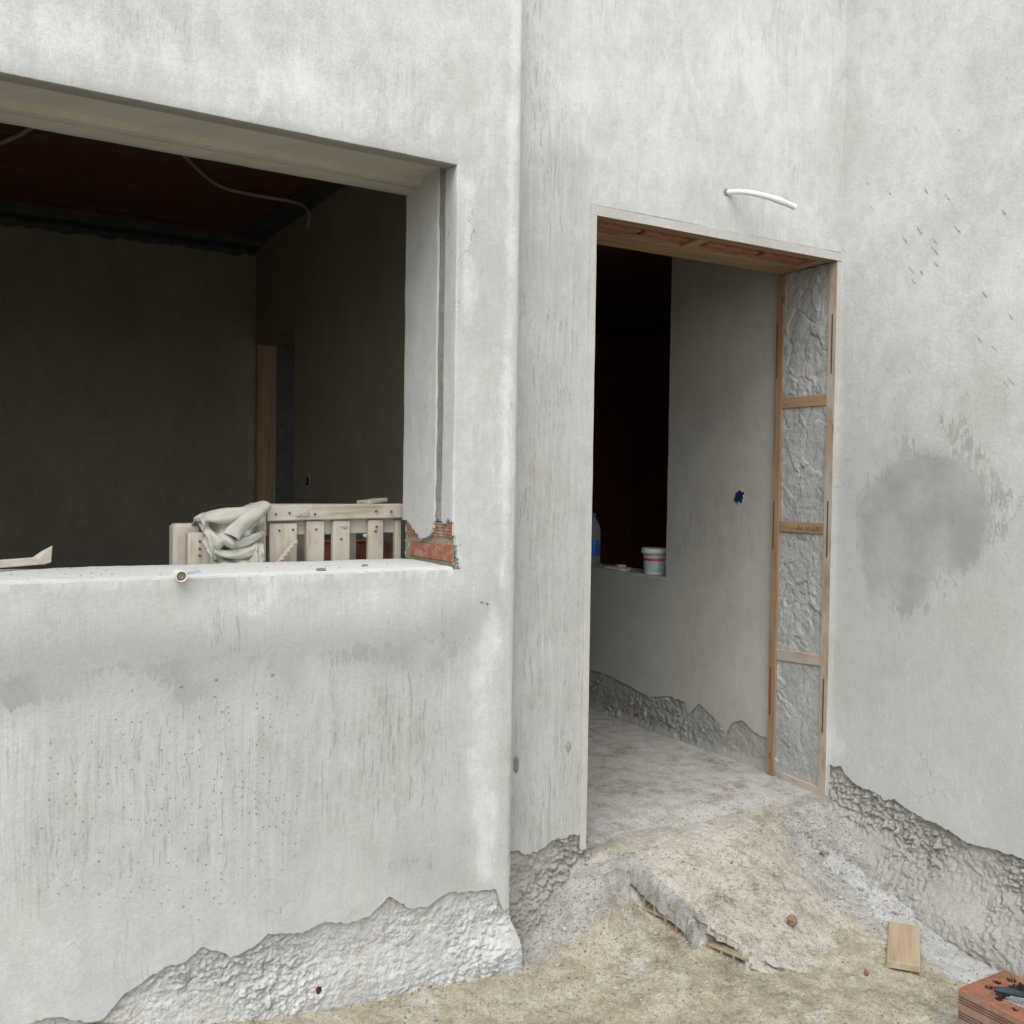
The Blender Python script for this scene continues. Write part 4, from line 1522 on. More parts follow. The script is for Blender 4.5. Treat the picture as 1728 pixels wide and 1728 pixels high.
JX = 1.2475         # right jamb: boards 25 mm thick, face at x = 1.235
up_in = board("upright", (JX, .313, .0), (JX, .313, 2.204), (0, 1, 0), .042, .025, [M_WOOD, M_WASH], door_frame, wob=.0012, seed=3)
up_out = board("upright", (JX - .001, .019, -.012), (JX - .001, .019, 2.205), (0, 1, 0), .044, .027, [M_WOOD_D, M_WASH], door_frame, wob=.0012, seed=5, front=(0, -1, 0))
lf_out = board("upright", (.017, .024, .0), (.017, .024, 2.208), (0, 1, 0), .054, .026, [M_WOOD_D, M_WASH], door_frame, wob=.0012, seed=7, front=(0, -1, 0))
lf_in = board("upright", (.017, .311, .0), (.017, .311, 2.204), (0, 1, 0), .052, .025, [M_WOOD, M_WASH], door_frame, wob=.0012, seed=8)
for k_, (z, dz, mt) in enumerate(((1.646, .0, M_WOOD), (1.112, .0, M_WOOD), (.556, -.006, M_WOOD_D))):
    rg = board("rung", (JX + .001, .042, z - dz), (JX + .001, .291, z + dz), (0, 0, 1), .046, .022, [mt], door_frame, wob=.001, seed=20 + k_)
    if k_ == 1:
        rung_text = rg
for z in (1.646, 1.112, .556):
    board("rung", (.016, .052, z), (.016, .284, z), (0, 0, 1), .05, .02, [M_WOOD], door_frame)
board("rung", (JX - .002, .03, .012), (JX - .002, .25, .022), (0, 0, 1), .04, .022, [M_WOOD_D], door_frame, wob=.001, seed=31)
# head
board("header_board", (.005, .022, 2.2238), (1.262, .022, 2.2238), (0, 1, 0), .05, .0352, [M_WOOD, M_WASH], door_frame, wob=.0015, seed=40, front=(0, -1, 0))
board("header_board", (.03, .255, 2.2165), (1.234, .235, 2.2165), (0, 1, 0), .135, .024, [M_WOOD], door_frame, wob=.002, seed=41)
board("rung", (.585, .188, 2.218), (.565, .047, 2.218), (1, 0, 0), .05, .021, [M_WOOD], door_frame)
board("rung", (1.205, .172, 2.2185), (1.205, .047, 2.2185), (1, 0, 0), .052, .021, [M_WOOD], door_frame)
# saw slots cut into the uprights
for (y, z0, z1, par) in ((.321, 1.754, 1.998, up_in), (.321, 1.013, 1.222, up_in), (.320, .279, .49, up_in), (.018, 1.752, 1.994, up_out), (.019, .995, 1.228, up_out), (.020, .267, .491, up_out)):
    mb = MB()
    mb.box(-.0006, .004, -.003, .003, -(z1 - z0) / 2, (z1 - z0) / 2)
    link_o = bpy.data.objects.new("saw_slot", mb.mesh("saw_slot", M_KERF))
    COL.objects.link(link_o)
    link_o.parent = par
    bpy.context.view_layer.update()
    link_o.matrix_world = Matrix.Translation(Vector((JX - .0125 - .0012 if par is up_in else JX - .0145 - .0012, y, (z0 + z1) / 2)))
# pencilled note on the middle rung
cu = bpy.data.curves.new("handwriting", 'FONT')
cu.body = "An. Vi 330"
cu.size = .040
cu.shear = .25
cu.space_character = .92
cu.extrude = .0002
cu.offset = -.0006
tmp = bpy.data.objects.new("handwriting_tmp", cu)
COL.objects.link(tmp)
bpy.context.view_layer.update()
tme = bpy.data.meshes.new_from_object(tmp.evaluated_get(bpy.context.evaluated_depsgraph_get()))
bpy.data.objects.remove(tmp)
tme.materials.clear()
tme.materials.append(plain_mat("pencil", (0.09, 0.055, 0.035), .9, .1))
wr = bpy.data.objects.new("handwriting", tme)
COL.objects.link(wr)
wr.parent = rung_text
bpy.context.view_layer.update()
wx = max(v.co.x for v in tme.vertices)
sc_ = .135 / wx
# text reads along -Y, faces -X
wr.matrix_world = Matrix.Translation(Vector((JX + .001 - .0117, .195, 1.098))) @ Matrix(((0, 0, -1), (-1, 0, 0), (0, 1, 0))).to_4x4() @ Matrix.Diagonal((sc_, .85, 1, 1))

# partition door frame deep in the window room
pf = thing("inner_door_frame", "orange pine lining of a narrow inner doorway seen deep in the dark room", "door frame", (-.095, 3.05, 0))
board("upright", (-.108, 3.412, 0), (-.108, 3.412, 2.165), (1, 0, 0), .098, .025, [M_WOOD], pf)
board("upright", (-.108, 2.667, 0), (-.108, 2.667, 2.165), (1, 0, 0), .098, .025, [M_WOOD], pf)
board("header_board", (-.095, 2.68, 2.152), (-.095, 3.40, 2.152), (1, 0, 0), .134, .026, [M_WOOD], pf)

# ================================================================== SMALL THINGS ON WALLS AND SILL
def curve_pts(ctrl, n):
    c = np.array(ctrl, float)
    t = np.linspace(0, 1, len(c))
    tt = np.linspace(0, 1, n)
    out = []
    for x in tt:
        i = min(int(x * (len(c) - 1)), len(c) - 2)
        u = x * (len(c) - 1) - i
        p0, p1, p2, p3 = c[max(i - 1, 0)], c[i], c[i + 1], c[min(i + 2, len(c) - 1)]
        out.append(.5 * ((2 * p1) + (-p0 + p2) * u + (2 * p0 - 5 * p1 + 4 * p2 - p3) * u * u + (-p0 + 3 * p1 - 3 * p2 + p3) * u ** 3))
    return np.array(out)


mb = MB()
pts = curve_pts([(.622, .04, 2.386), (.633, -.005, 2.384), (.655, -.055, 2.377), (.700, -.100, 2.362), (.763, -.132, 2.344), (.828, -.150, 2.325)], 26)
rad = np.full(26, .0105)
rad[19:22] += np.array([.0014, .0026, .0010])
mb.tube(pts, rad, 12)
pipe = link("conduit_pipe", mb.mesh("conduit_pipe", M_PVC, True), None)
tag(pipe, "white plastic conduit bending out of the wall above the doorway", "conduit")

stub = thing("conduit_stub", "short cream conduit stub poking out of the wall at the window sill", "conduit", (-1.385, -.12, 1.018))
mb = MB()
mb.tube([(-1.383, -.09, 1.021), (-1.3845, -.13, 1.0205), (-1.386, -.152, 1.020)], .0125, 16, cap=False)
o = link("tube", mb.mesh("tube", M_PVC, True), stub)
solidify(o, .002)
mb = MB()
mb.tube([(-1.3835, -.10, 1.021), (-1.385, -.14, 1.0205)], .0098, 12)
link("tube_bore", mb.mesh("tube_bore", M_PVC_IN, True), stub)
mb = MB()
P = np.array([[(-1.374, -.135, 1.020), (-1.374, -.135, 1.028)], [(-1.355, -.140, 1.024), (-1.356, -.139, 1.033)], [(-1.340, -.144, 1.028), (-1.341, -.143, 1.036)], [(-1.334, -.146, 1.026), (-1.336, -.145, 1.034)]])
mb.grid(P)
o = link("plastic_tab", mb.mesh("plastic_tab", M_STRIP, True), stub)
solidify(o, .0012)

# broken lath lying across the sill at the left
M_LATH = wood_mat("bleached_lath", (0.42, 0.36, 0.29), (0.55, 0.49, 0.42), (0.62, 0.57, 0.5), .3, (.58, .55, .5))
mb = MB()
n_ = 22
t = np.linspace(0, 1, n_)
# from far left off the frame to the splintered end
ax0, ax1 = np.array([-2.05, .02, 1.036]), np.array([-1.665, .235, 1.042])
for k in range(n_):
    pass
d = (ax1 - ax0)
Ld = np.linalg.norm(d)
d /= Ld
sd_ = np.cross(d, [0, 0, 1])
sd_ /= np.linalg.norm(sd_)
P = np.zeros((4, n_, 3))
for k in range(n_):
    c = ax0 + d * Ld * t[k]
    w = .014
    top = .010 + (.026 * sstep(.90, .99, t[k]) + (.006 if k == n_ - 1 else 0))
    bot = -.010 + .004 * (k == n_ - 1)
    c2 = c + d * .012 * sstep(.85, 1, t[k]) * .6
    P[0, k] = c - sd_ * w + [0, 0, bot]
    P[1, k] = c + sd_ * w + [0, 0, bot]
    P[2, k] = c2 + sd_ * w * .7 + [0, 0, top]
    P[3, k] = c2 - sd_ * w * (1 - .7 * sstep(.9, 1, t[k])) + [0, 0, top - .006 * (k == n_ - 1)]
mb.grid(P, closed=True)
mb.f.append((0, n_, 2 * n_, 3 * n_))
mb.m.append(0)
mb.f.append((4 * n_ - 1, 3 * n_ - 1, 2 * n_ - 1, n_ - 1))
mb.m.append(0)
o = link("broken_lath", mb.mesh("broken_lath", M_LATH), None)
flip_fix(o)
bevel(o, .002)
tag(o, "bleached wooden lath with a splintered end lying on the left of the sill", "stick")

# small mortar crumbs on the sill
M_CHIP = plain_mat("slate_chip", (0.20, 0.20, 0.20), .8, .2)
for k_, (x, y, lx, ly, a, lab) in enumerate(((-.985, -.095, .016, .010, .1, "dark flat chip on the sill edge below the pallet's left slat"), (-.82, -.02, .012, .007, .3, "small dark chip on the sill below the pallet's middle slats"))):
    mb = MB()
    v = [(-lx, -ly, 0), (lx * .8, -ly * .8, 0), (lx, ly, 0), (-lx * .7, ly * .8, 0)]
    mb.add([(p[0], p[1], 0) for p in v] + [(p[0] * .8, p[1] * .8, .006) for p in v], [(3, 2, 1, 0), (4, 5, 6, 7), (0, 1, 5, 4), (1, 2, 6, 5), (2, 3, 7, 6), (3, 0, 4, 7)])
    o = link("mortar_chip", mb.mesh("mortar_chip", M_CHIP), None, (x, y, 1.0195), (0, 0, a))
    tag(o, lab, "chip")
mb = MB()
rng = np.random.default_rng(33)
for k_ in range(70):
    x, y = rng.uniform(-1.85, -.6), rng.uniform(-.10, .22)
    s = rng.uniform(.0012, .004)
    v = np.array([(-1, -1, 0), (1, -.8, 0), (.9, 1, 0), (-.8, .9, 0), (0, 0, .9)]) * s
    mb.add(v + np.array([x, y, 1.0195]), [(0, 1, 4), (1, 2, 4), (2, 3, 4), (3, 0, 4)])
link("mortar_crumbs", mb.mesh("mortar_crumbs", M_ST1), None, kind='stuff')

# ------------------------------------------------------------------ pallet standing behind the sill
pallet = thing("wooden_pallet", "weathered wooden pallet standing on edge just inside the window", "pallet", (-.79, .33, 0))
PY = .300
k = 0
board("rail", (-1.028, PY, 1.170), (-.553, PY + .004, 1.179), (0, 0, 1), .050, .024, [M_WOOD_OLD], pallet, .003, .0025, 61)
for (xa, xb, tz, dy) in ((-1.015, -.925, 1.138, .002), (-.893, -.832, 1.146, .004), (-.802, -.742, 1.146, .004), (-.676, -.620, 1.148, .006), (-.575, -.552, 1.148, .012)):
    board("slat", ((xa + xb) / 2, PY + .006 + dy, .03), ((xa + xb) / 2, PY + .006 + dy, tz), (1, 0, 0), xb - xa, .022, [M_WOOD_OLD], pallet, .003, .002, 70 + k)
    k += 1
board("rail", (-1.02, PY + .034, 1.125), (-.556, PY + .034, 1.130), (0, 0, 1), .055, .022, [M_WOOD_OLD], pallet, .003, .002, 81)
board("post", (-1.045, PY + .035, .0), (-1.045, PY + .035, 1.202), (0, 1, 0), .10, .028, [M_WOOD_OLD], pallet, .003, .002, 82)
board("slat", (-.86, PY + .12, .03), (-.86, PY + .12, 1.10), (1, 0, 0), .07, .02, [M_WOOD_OLD], pallet, .003, .002, 83)
board("slat", (-.70, PY + .12, .03), (-.70, PY + .12, 1.12), (1, 0, 0), .05, .02, [M_WOOD_OLD], pallet, .003, .002, 84)
board("rail", (-1.03, PY + .10, 1.188), (-.56, PY + .10, 1.19), (0, 1, 0), .09, .02, [M_WOOD_OLD], pallet, .003, .002, 85)
board("slat", (-.685, PY + .03, 1.206), (-.600, PY + .075, 1.214), (0, 1, 0), .06, .014, [M_WOOD_OLD], pallet, .002, .001, 86)
M_NAIL = plain_mat("rusty_nail", (.10, .07, .05), .7, .3)
for (x, z) in ((-1.0, 1.168), (-.955, 1.172), (-.87, 1.168), (-.655, 1.178), (-.60, 1.176), (-.862, 1.118), (-.775, 1.085), (-.648, 1.125), (-.652, 1.11), (-.985, 1.115), (-.94, 1.118)):
    mb = MB()
    mb.lathe([(0, .004), (.0032, .0035), (.0036, 0), (.0034, -.006)], 8)
    o = link("nail", mb.mesh("nail", M_NAIL, True), pallet, (x, PY - .0135 + (.010 if z < 1.14 else 0), z), (R(90), 0, 0))
for (x, z, r_) in ((-.765, 1.128, .011), (-.905, 1.172, .016), (-.925, 1.166, .009), (-.69, 1.095, .008)):
    bm = bmesh.new()
    bmesh.ops.create_icosphere(bm, subdivisions=2, radius=1)
    for v in bm.verts:
        k_ = r_ * (1 + .35 * float(fbm(np.array(v.co.x * 2), np.array(v.co.z * 2), 0, int(r_ * 9000), 2)))
        v.co = Vector((v.co.x * k_, v.co.y * .004, v.co.z * k_ * .8))
    me = bpy.data.meshes.new("mortar_splash")
    bm.to_mesh(me)
    bm.free()
    me.materials.append(M_ST2)
    link("mortar_splash", me, pallet, (x, PY - .0125 + (.010 if z < 1.14 else 0), z))
# brick pile seen dimly through the slats
bs = thing("clay_block", "dim red clay block seen between the pallet slats", "brick", (-.60, .55, .78))
bs.location = (-.64, .52, .0)
link("block_body", hollow_brick_mesh(.30, .22, 1.06, 2, 4, M_BRICK), bs, (-.68, .56, 0))

mb = MB()
pts = np.linspace((-.998, .268, 1.012), (-.936, .272, 1.086), 60)
mb.tube(pts, .0085, 10, rfun=lambda th, k: 1 + .22 * math.cos(th * 2 + k * .62))
o = link("twisted_rod", mb.mesh("twisted_rod", plain_mat("dusty_rope", (.42, .37, .29), .9, .1, .15, 60, .001), True), None)
tag(o, "short twisted rope end leaning against the pallet's left slat", "rope")

crate = thing("wooden_crate", "low pale crate end left of the sweater, just inside the window", "crate", (-1.25, .34, 0))
board("corner_post", (-1.262, .372, .0), (-1.262, .372, 1.137), (1, 0, 0), .085, .07, [M_WOOD_OLD], crate, .010, .002, 91)
board("end_board", (-1.222, .306, .0), (-1.222, .306, 1.112), (1, 0, 0), .10, .045, [M_WOOD_OLD], crate, .005, .002, 92)
for z in (1.085, 1.062, 1.042):
    mb = MB()
    mb.lathe([(0, .004), (.0035, .0035), (.004, 0), (.0034, -.006)], 8)
    link("nail", mb.mesh("nail", M_NAIL, True), crate, (-1.238, .2835, z), (R(90), 0, 0))

# ------------------------------------------------------------------ sweater slung over the timber
def knit_mat(name):
    n = NT(name, .95, .1)
    o = n.obj()
    x, y, z = n.xyz(o)
    w = n.m('SINE', n.mul(n.add(x, n.mul(z, .35)), 2600.0))
    f = n.noise(o, 420.0, 3, .7)
    a = n.noise(o, 18.0, 3, .6)
    c = n.ramp(n.add(n.mul(f, .6), n.mul(a, .4)), [(.3, (.36, .355, .30)), (.55, (.48, .475, .41)), (.75, (.56, .555, .49))])
    return n.done(c, n.bump(n.add(n.mul(w, .2), f), .0015, .7))


M_KNIT = knit_mat("knit_wool")
sweater = thing("sweater", "crumpled off-white knitted sweater with a ribbed cuff draped beside the pallet", "sweater", (-1.15, .30, 1.02))
mb = MB()
NU, NV = 60, 70
U, Vv = np.meshgrid(np.linspace(0, 1, NU), np.linspace(0, 1, NV), indexing='ij')
X = -1.252 + .200 * U + .045 * Vv * (1 - U) - .0 * U
top = 1.150 + .042 * sstep(.55, 1.0, U) + .016 * np.sin(U * 9 + .5) * (1 - U) + .006 * np.sin(U * 23)
s = Vv
Zc = np.where(s < .25, top - .06 * (1 - s / .25) ** 2, top - (s - .25) / .75 * (top - .96))
Yc = np.where(s < .25, .36 - .085 * (s / .25), .275 - .012 * sstep(.25, .5, s) - .006 * (s - .5))
fold = .020 * np.sin((U * 1.05 + Vv * 2.6) * 6.2 + .9 * np.sin(U * 5)) * sstep(.12, .4, Vv) + .009 * np.sin((U * 3.0 - Vv * 1.6) * 7.0 + 1.0)
fold2 = -.022 * np.exp(-((Vv - .55 - .25 * (U - .5)) / .055) ** 2) + .016 * np.exp(-((Vv - .66 + .22 * U) / .04) ** 2)
crease = ridged(U * 2.2 + Vv * 2.6 + .3 * fbm(U * 3, Vv * 3, 0, 421, 2), Vv * 2.4 - U * 1.2, 0, 423, 2, .5)
Yc = Yc + fold * 1.2 + fold2 - .045 * sstep(.62, .98, crease) * sstep(.15, .35, Vv) + .005 * fbm(U * 9, Vv * 9, 0, 400, 3)
Zc = Zc + .006 * fbm(U * 5, Vv * 3, 0, 410, 3)
mb.grid(np.stack([X, Yc, Zc], -1))
o = link("body", mb.mesh("body", M_KNIT, True), sweater)
solidify(o, .004)
mb = MB()
pts = curve_pts([(-1.035, .275, 1.196), (-1.075, .262, 1.178), (-1.110, .248, 1.153), (-1.138, .240, 1.125), (-1.155, .236, 1.100)], 40)
rad = np.interp(np.linspace(0, 1, 40), [0, .3, .62, .66, 1], [.020, .036, .033, .030, .027])
mb.tube(pts, rad, 72, cap=False, squash=.62, rfun=lambda th, k: (1 + (.06 * math.cos(24 * th) if k > 25 else 0) + .09 * math.sin(2 * th + k * .16) + .05 * math.sin(3 * th - k * .22)))
o = link("sleeve", mb.mesh("sleeve", M_KNIT, True), sweater)
solidify(o, .004)
mb = MB()
pts = curve_pts([(-1.254, .285, 1.152), (-1.225, .264, 1.160), (-1.18, .252, 1.163), (-1.13, .250, 1.168), (-1.085, .262, 1.180), (-1.045, .285, 1.192)], 36)
rad = np.interp(np.linspace(0, 1, 36), [0, .12, .5, .8, 1], [.006, .016, .028, .026, .012])
mb.tube(pts, rad, 24, squash=.85, rfun=lambda th, k: 1 + .14 * math.sin(2 * th + k * .3) + .07 * math.sin(5 * th - k * .15))
o = link("sleeve", mb.mesh("folded_sleeve", M_KNIT, True), sweater)

for ctrl, r_ in (([(-1.222, .275, 1.112), (-1.19, .256, 1.094), (-1.14, .250, 1.084), (-1.09, .254, 1.092), (-1.048, .272, 1.108)], .021),
                 ([(-1.212, .272, 1.062), (-1.16, .252, 1.046), (-1.10, .250, 1.052), (-1.05, .268, 1.070)], .019),
                 ([(-1.236, .285, 1.140), (-1.215, .262, 1.110), (-1.205, .260, 1.070), (-1.20, .27, 1.03)], .015)):
    mb = MB()
    pts = curve_pts(ctrl, 34)
    tt_ = np.linspace(0, 1, 34)
    mb.tube(pts, r_ * (.35 + .65 * np.sin(np.pi * np.clip(tt_ * .9 + .05, 0, 1)) ** .6), 26, squash=.8, rfun=lambda th, k: 1 + .16 * math.sin(2 * th + k * .22) + .07 * math.sin(4 * th - k * .3))
    link("fold", mb.mesh("fold", M_KNIT, True), sweater)

# ------------------------------------------------------------------ hall window sill: bucket, bottle, tile offcuts
def label_mat():
    n = NT("bucket_print", .45, .4)
    z = n.xyz(n.obj())[2]
    t = n.mul(z, 1 / .12)
    white, red, blue, grey = (.62, .63, .62), (.50, .045, .03), (.34, .44, .47), (.42, .44, .45)
    c = n.mix(n.rng(t, .60, .605, smooth=False), n.mix(n.rng(t, .14, .145, smooth=False), white, blue), red)
    c = n.mix(n.rng(t, .72, .725, smooth=False), c, grey)
    lines = n.rng(n.noise(n.comb(n.mul(n.xyz(n.obj())[0], 90), n.mul(n.xyz(n.obj())[1], 90), n.mul(t, 26)), 1.0, 1), .5, .6)
    inb = n.mul(n.rng(t, .16, .17), n.rng(t, .40, .41, 1, 0))
    c = n.mix(n.mul(n.mul(lines, inb), .55), c, (.6, .63, .63))
    return n.done(c)


bucket = thing("plastic_bucket", "small white plastic tub with a red stripe on the hall window sill", "bucket", (1.335, 1.255, .8165))
bx, by, bz = 1.335, 1.255, .8170
mb = MB()
mb.lathe([(0, 0), (.056, 0), (.058, .003), (.0645, .125), (.062, .125)], 32)
link("tub", mb.mesh("tub", label_mat(), True), bucket, (bx, by, bz))
mb = MB()
mb.lathe([(.0650, .108), (.0735, .110), (.0745, .122), (.0735, .135), (.068, .138), (.064, .134), (0, .134)], 32)
link("lid", mb.mesh("lid", plain_mat("lid_white", (.62, .62, .60), .5, .4, .08, 20, 0, .35), True), bucket, (bx, by, bz))

n = NT("clear_plastic", .08, .5)
n.b.inputs["Transmission Weight"].default_value = .85
n.b.inputs["IOR"].default_value = 1.2
n.b.inputs["Base Color"].default_value = (.75, .82, .88, 1)
M_PET = n.mat
bottle = thing("water_bottle", "clear plastic water bottle with a blue label half hidden by the door jamb", "bottle", (1.36, 1.83, .8165))
c_ = (1.355, 1.845, .817)
mb = MB()
mb.lathe([(0, .004), (.036, 0), (.041, .006), (.041, .05), (.039, .055), (.041, .06), (.041, .15), (.038, .155), (.041, .165), (.041, .20), (.038, .225), (.026, .255), (.014, .275), (.013, .285)], 24)
link("bottle_body", mb.mesh("bottle_body", M_PET, True), bottle, c_)
mb = MB()
mb.lathe([(.0418, .062), (.0420, .064), (.0420, .146), (.0418, .148)], 24)
link("label", mb.mesh("label", plain_mat("label_blue", (.02, .10, .42), .4, .4, .35, 30), True), bottle, c_)
mb = MB()
mb.lathe([(0, .305), (.013, .305), (.0145, .302), (.0145, .283), (.013, .283)], 16)
link("cap", mb.mesh("cap", plain_mat("cap_blue", (.05, .12, .35), .5, .4), True), bottle, c_)
M_TILE = plain_mat("tile_white", (.60, .59, .56), .5, .4, .1, 60)
for k_, (x, y, z, lx, ly, hz, a, lab) in enumerate(((1.335, 1.60, .817, .055, .030, .012, .2, "lower flat white offcut on the hall sill beside the bucket"), (1.345, 1.565, .8295, .032, .022, .014, -.3, "upper white offcut stacked on the flat one on the hall sill"), (1.32, 1.49, .817, .022, .030, .013, .5, "small pale offcut on the hall sill nearest the bucket"))):
    mb = MB()
    mb.box(-lx, lx, -ly, ly, 0, hz)
    o = link("tile_offcut", mb.mesh("tile_offcut", M_TILE), None, (x, y, z), (0, 0, a + R(90)))
    bevel(o, .003)
    tag(o, lab, "offcut")

# socket boxes
M_BOX = plain_mat("socket_blue", (.012, .016, .075), .6, .3, .8, 60)


def socket_box(x, y, z, w, h, lab, seed):
    t_ = thing("socket_box", lab, "socket box", (x, y, z))
    mb = MB()
    n_ = 28
    ring_o, ring_i = [], []
    for k_ in range(n_):
        a = 2 * math.pi * k_ / n_
        sq = 1 / max(abs(math.cos(a)), abs(math.sin(a)))
        j = .95 + .5 * float(fbm(np.array(k_ * .9), 0.2, 0, seed, 3))
        ring_o.append((0, math.cos(a) * sq * w * 1.08 * j, math.sin(a) * sq * h * 1.08 * j))
        ring_i.append((-.001, math.cos(a) * sq * w * j, math.sin(a) * sq * h * j))
    mb.add([(p[0] - .0008, p[1], p[2]) for p in ring_o] + [(p[0] - .003, p[1], p[2]) for p in ring_i], [(k_, (k_ + 1) % n_, n_ + (k_ + 1) % n_, n_ + k_) for k_ in range(n_)])
    link("mortar_rim", mb.mesh("mortar_rim", M_MORTAR), t_, (x, y, z))
    mb = MB()
    mb.add([(p[0] - .0012, p[1], p[2]) for p in ring_i], [tuple(range(n_))])
    link("box_insert", mb.mesh("box_insert", M_BOX), t_, (x, y, z))
    return t_


socket_box(HX - .0015, .572, 1.2365, .030, .026, "dark blue wall socket box set in the hall wall", 3)
socket_box(-.1605, 2.415, 1.28, .026, .03, "dark blue socket box on the dim partition wall behind the pallet", 5)

# conduits along the ceiling of the dark room
M_PVC_D = plain_mat("grey_conduit", (.40, .38, .35), .6, .3)
mb = MB()
mb.tube(curve_pts([(-1.05, 1.70, 2.77), (-.905, 1.958, 2.762), (-.695, 2.246, 2.755), (-.5, 2.295, 2.752), (-.277, 2.308, 2.752), (-.175, 2.40, 2.74), (-.172, 2.43, 2.66)], 40), .009, 8)
tag(link("ceiling_conduit", mb.mesh("ceiling_conduit", M_PVC_D, True), None), "curved grey conduit running over the dark ceiling to the partition", "conduit")
mb = MB()
mb.tube(curve_pts([(-1.46, 1.55, 2.775), (-1.56, 1.85, 2.765), (-1.66, 2.15, 2.765), (-1.9, 2.6, 2.76), (-2.2, 2.9, 2.77)], 30), .010, 8)
tag(link("ceiling_conduit", mb.mesh("ceiling_conduit", M_PVC_D, True), None), "short piece of grey conduit crossing the dark ceiling at the far left", "conduit")


# ================================================================== THINGS LYING ON THE GROUND
M_GROUNDLUMP = rough_mat("dusty_concrete", (0.26, 0.24, 0.195), (0.45, 0.43, 0.38), warm_amt=.3)


def lump(name, pos, size, mat, lab, cat, seed, rot=0.0, sub=2, flat=1.0, cut=.36):
    bm = bmesh.new()
    bmesh.ops.create_icosphere(bm, subdivisions=sub, radius=1)
    rng = np.random.default_rng(seed)
    pl = [(lambda v_: v_ / np.linalg.norm(v_))(rng.normal(size=3)) for _ in range(8)]
    pd = rng.uniform(cut * .75, cut + .22, 8)
    for v in bm.verts:
        c = np.array(v.co)
        for a, b in zip(pl, pd):
            d = c @ a - b
            if d > 0:
                c = c - a * d
        v.co = Vector(c * np.array(size) + .05 * size[0] * rng.normal(size=3))
    me = bpy.data.meshes.new(name)
    bm.to_mesh(me)
    bm.free()
    me.materials.append(mat)
    zz = float(surf(np.array(pos[0]), np.array(pos[1])))
    o = link(name, me, None, (pos[0], pos[1], zz + size[2] * .45), (0, 0, rot))
    return tag(o, lab, cat)


lump("brick_fragment", (.556, -.467), (.030, .024, .028), M_BRICK_S, "reddish brown brick lump lying just below the ramp", "brick piece", 3, .4)
lump("brick_fragment", (.633, -.712), (.018, .012, .013), M_BRICK_D, "small dusty fragment on the ground left of the wooden board", "brick piece", 5, 1.0)
lump("brick_fragment", (1.150, -.885), (.045, .022, .022), M_BRICK, "bright red brick piece at the right edge near the side wall", "brick piece", 8, .5)
lump("brick_fragment", (1.095, -.94), (.035, .020, .015), M_BRICK, "flatter red brick piece in front of the bright one at the right edge", "brick piece", 9, .3)
lump("brick_fragment", (.985, -.215), (.030, .022, .012), M_BRICK_D, "faded red brick piece below the grey shard by the rubble", "brick piece", 12, .2)
lump("mortar_shard", (.975, -.175), (.032, .018, .018), M_ST1, "broken grey mortar shard at the head of the white powder", "mortar piece", 14, .9, 2, 1, .35)
lump("mortar_lump", (.905, -.628), (.016, .015, .013), M_ST2, "small white lump touching the wooden board", "mortar piece", 17, 0)
lump("grey_flake", (1.060, -.585), (.028, .014, .004), M_ST1, "flat grey flake lying on the white powder", "flake", 19, .1)
lump("brick_chip", (.525, -.205), (.009, .008, .008), M_BRICK, "tiny red chip on the slope of the ramp", "brick piece", 21, 0)
lump("concrete_lump", (.372, -.575), (.026, .050, .030), M_GROUNDLUMP, "pale concrete lump at the tip of the ramp", "concrete piece", 24, .3, 3, 1, .35)
# pale board
bz = float(surf(np.array(.88), np.array(-.66)))
bd = board("wood_offcut", (.995, -.575, bz + .020), (.762, -.752, bz + .010), (.6, -.8, .02), .103, .024, [M_WOOD_PALE], None, .002, .001, 95)
tag(bd, "short pale board lying on the ground between powder and brick", "board")

# hollow clay brick used as a brazier
brz = thing("hollow_brick", "sooty red hollow brick holding ash and a charred stick at the lower right", "brick", (.70, -1.25, -.305))
bx0, bx1, by0, by1, zb_, zt_ = .582, .800, -1.42, -1.072, -.32, -.150
mb = MB()
# left face with keying grooves that run along the brick (profile in z), other faces plain
prof = []
z = zb_
gro = [zt_ - .022, zt_ - .030, zt_ - .038, zt_ - .066, zt_ - .074, zt_ - .082, zt_ - .110, zt_ - .118, zt_ - .126]
levels = sorted([(zb_, 0.0)] + [(g - .0026, 0.0) for g in gro] + [(g - .0022, .003) for g in gro] + [(g + .0018, .003) for g in gro] + [(g + .0022, 0.0) for g in gro] + [(zt_ - .003, 0.0), (zt_, .003)])
P = np.zeros((len(levels), 12, 3))
for i, (zz, dd) in enumerate(levels):
    P[i, :, 0] = bx0 + dd
    P[i, :, 1] = np.linspace(by0, by1, 12)
    P[i, :, 2] = zz
mb.grid(P)
mb.add([(bx0, by1, zb_), (bx1, by1, zb_), (bx1, by1, zt_), (bx0 + .003, by1, zt_)], [(0, 1, 2, 3)])
mb.add([(bx0, by0, zb_), (bx1, by0, zb_), (bx1, by0, zt_), (bx0 + .003, by0, zt_)], [(3, 2, 1, 0)])
mb.add([(bx1, by0, zb_), (bx1, by1, zb_), (bx1, by1, zt_), (bx1, by0, zt_)], [(0, 1, 2, 3)])
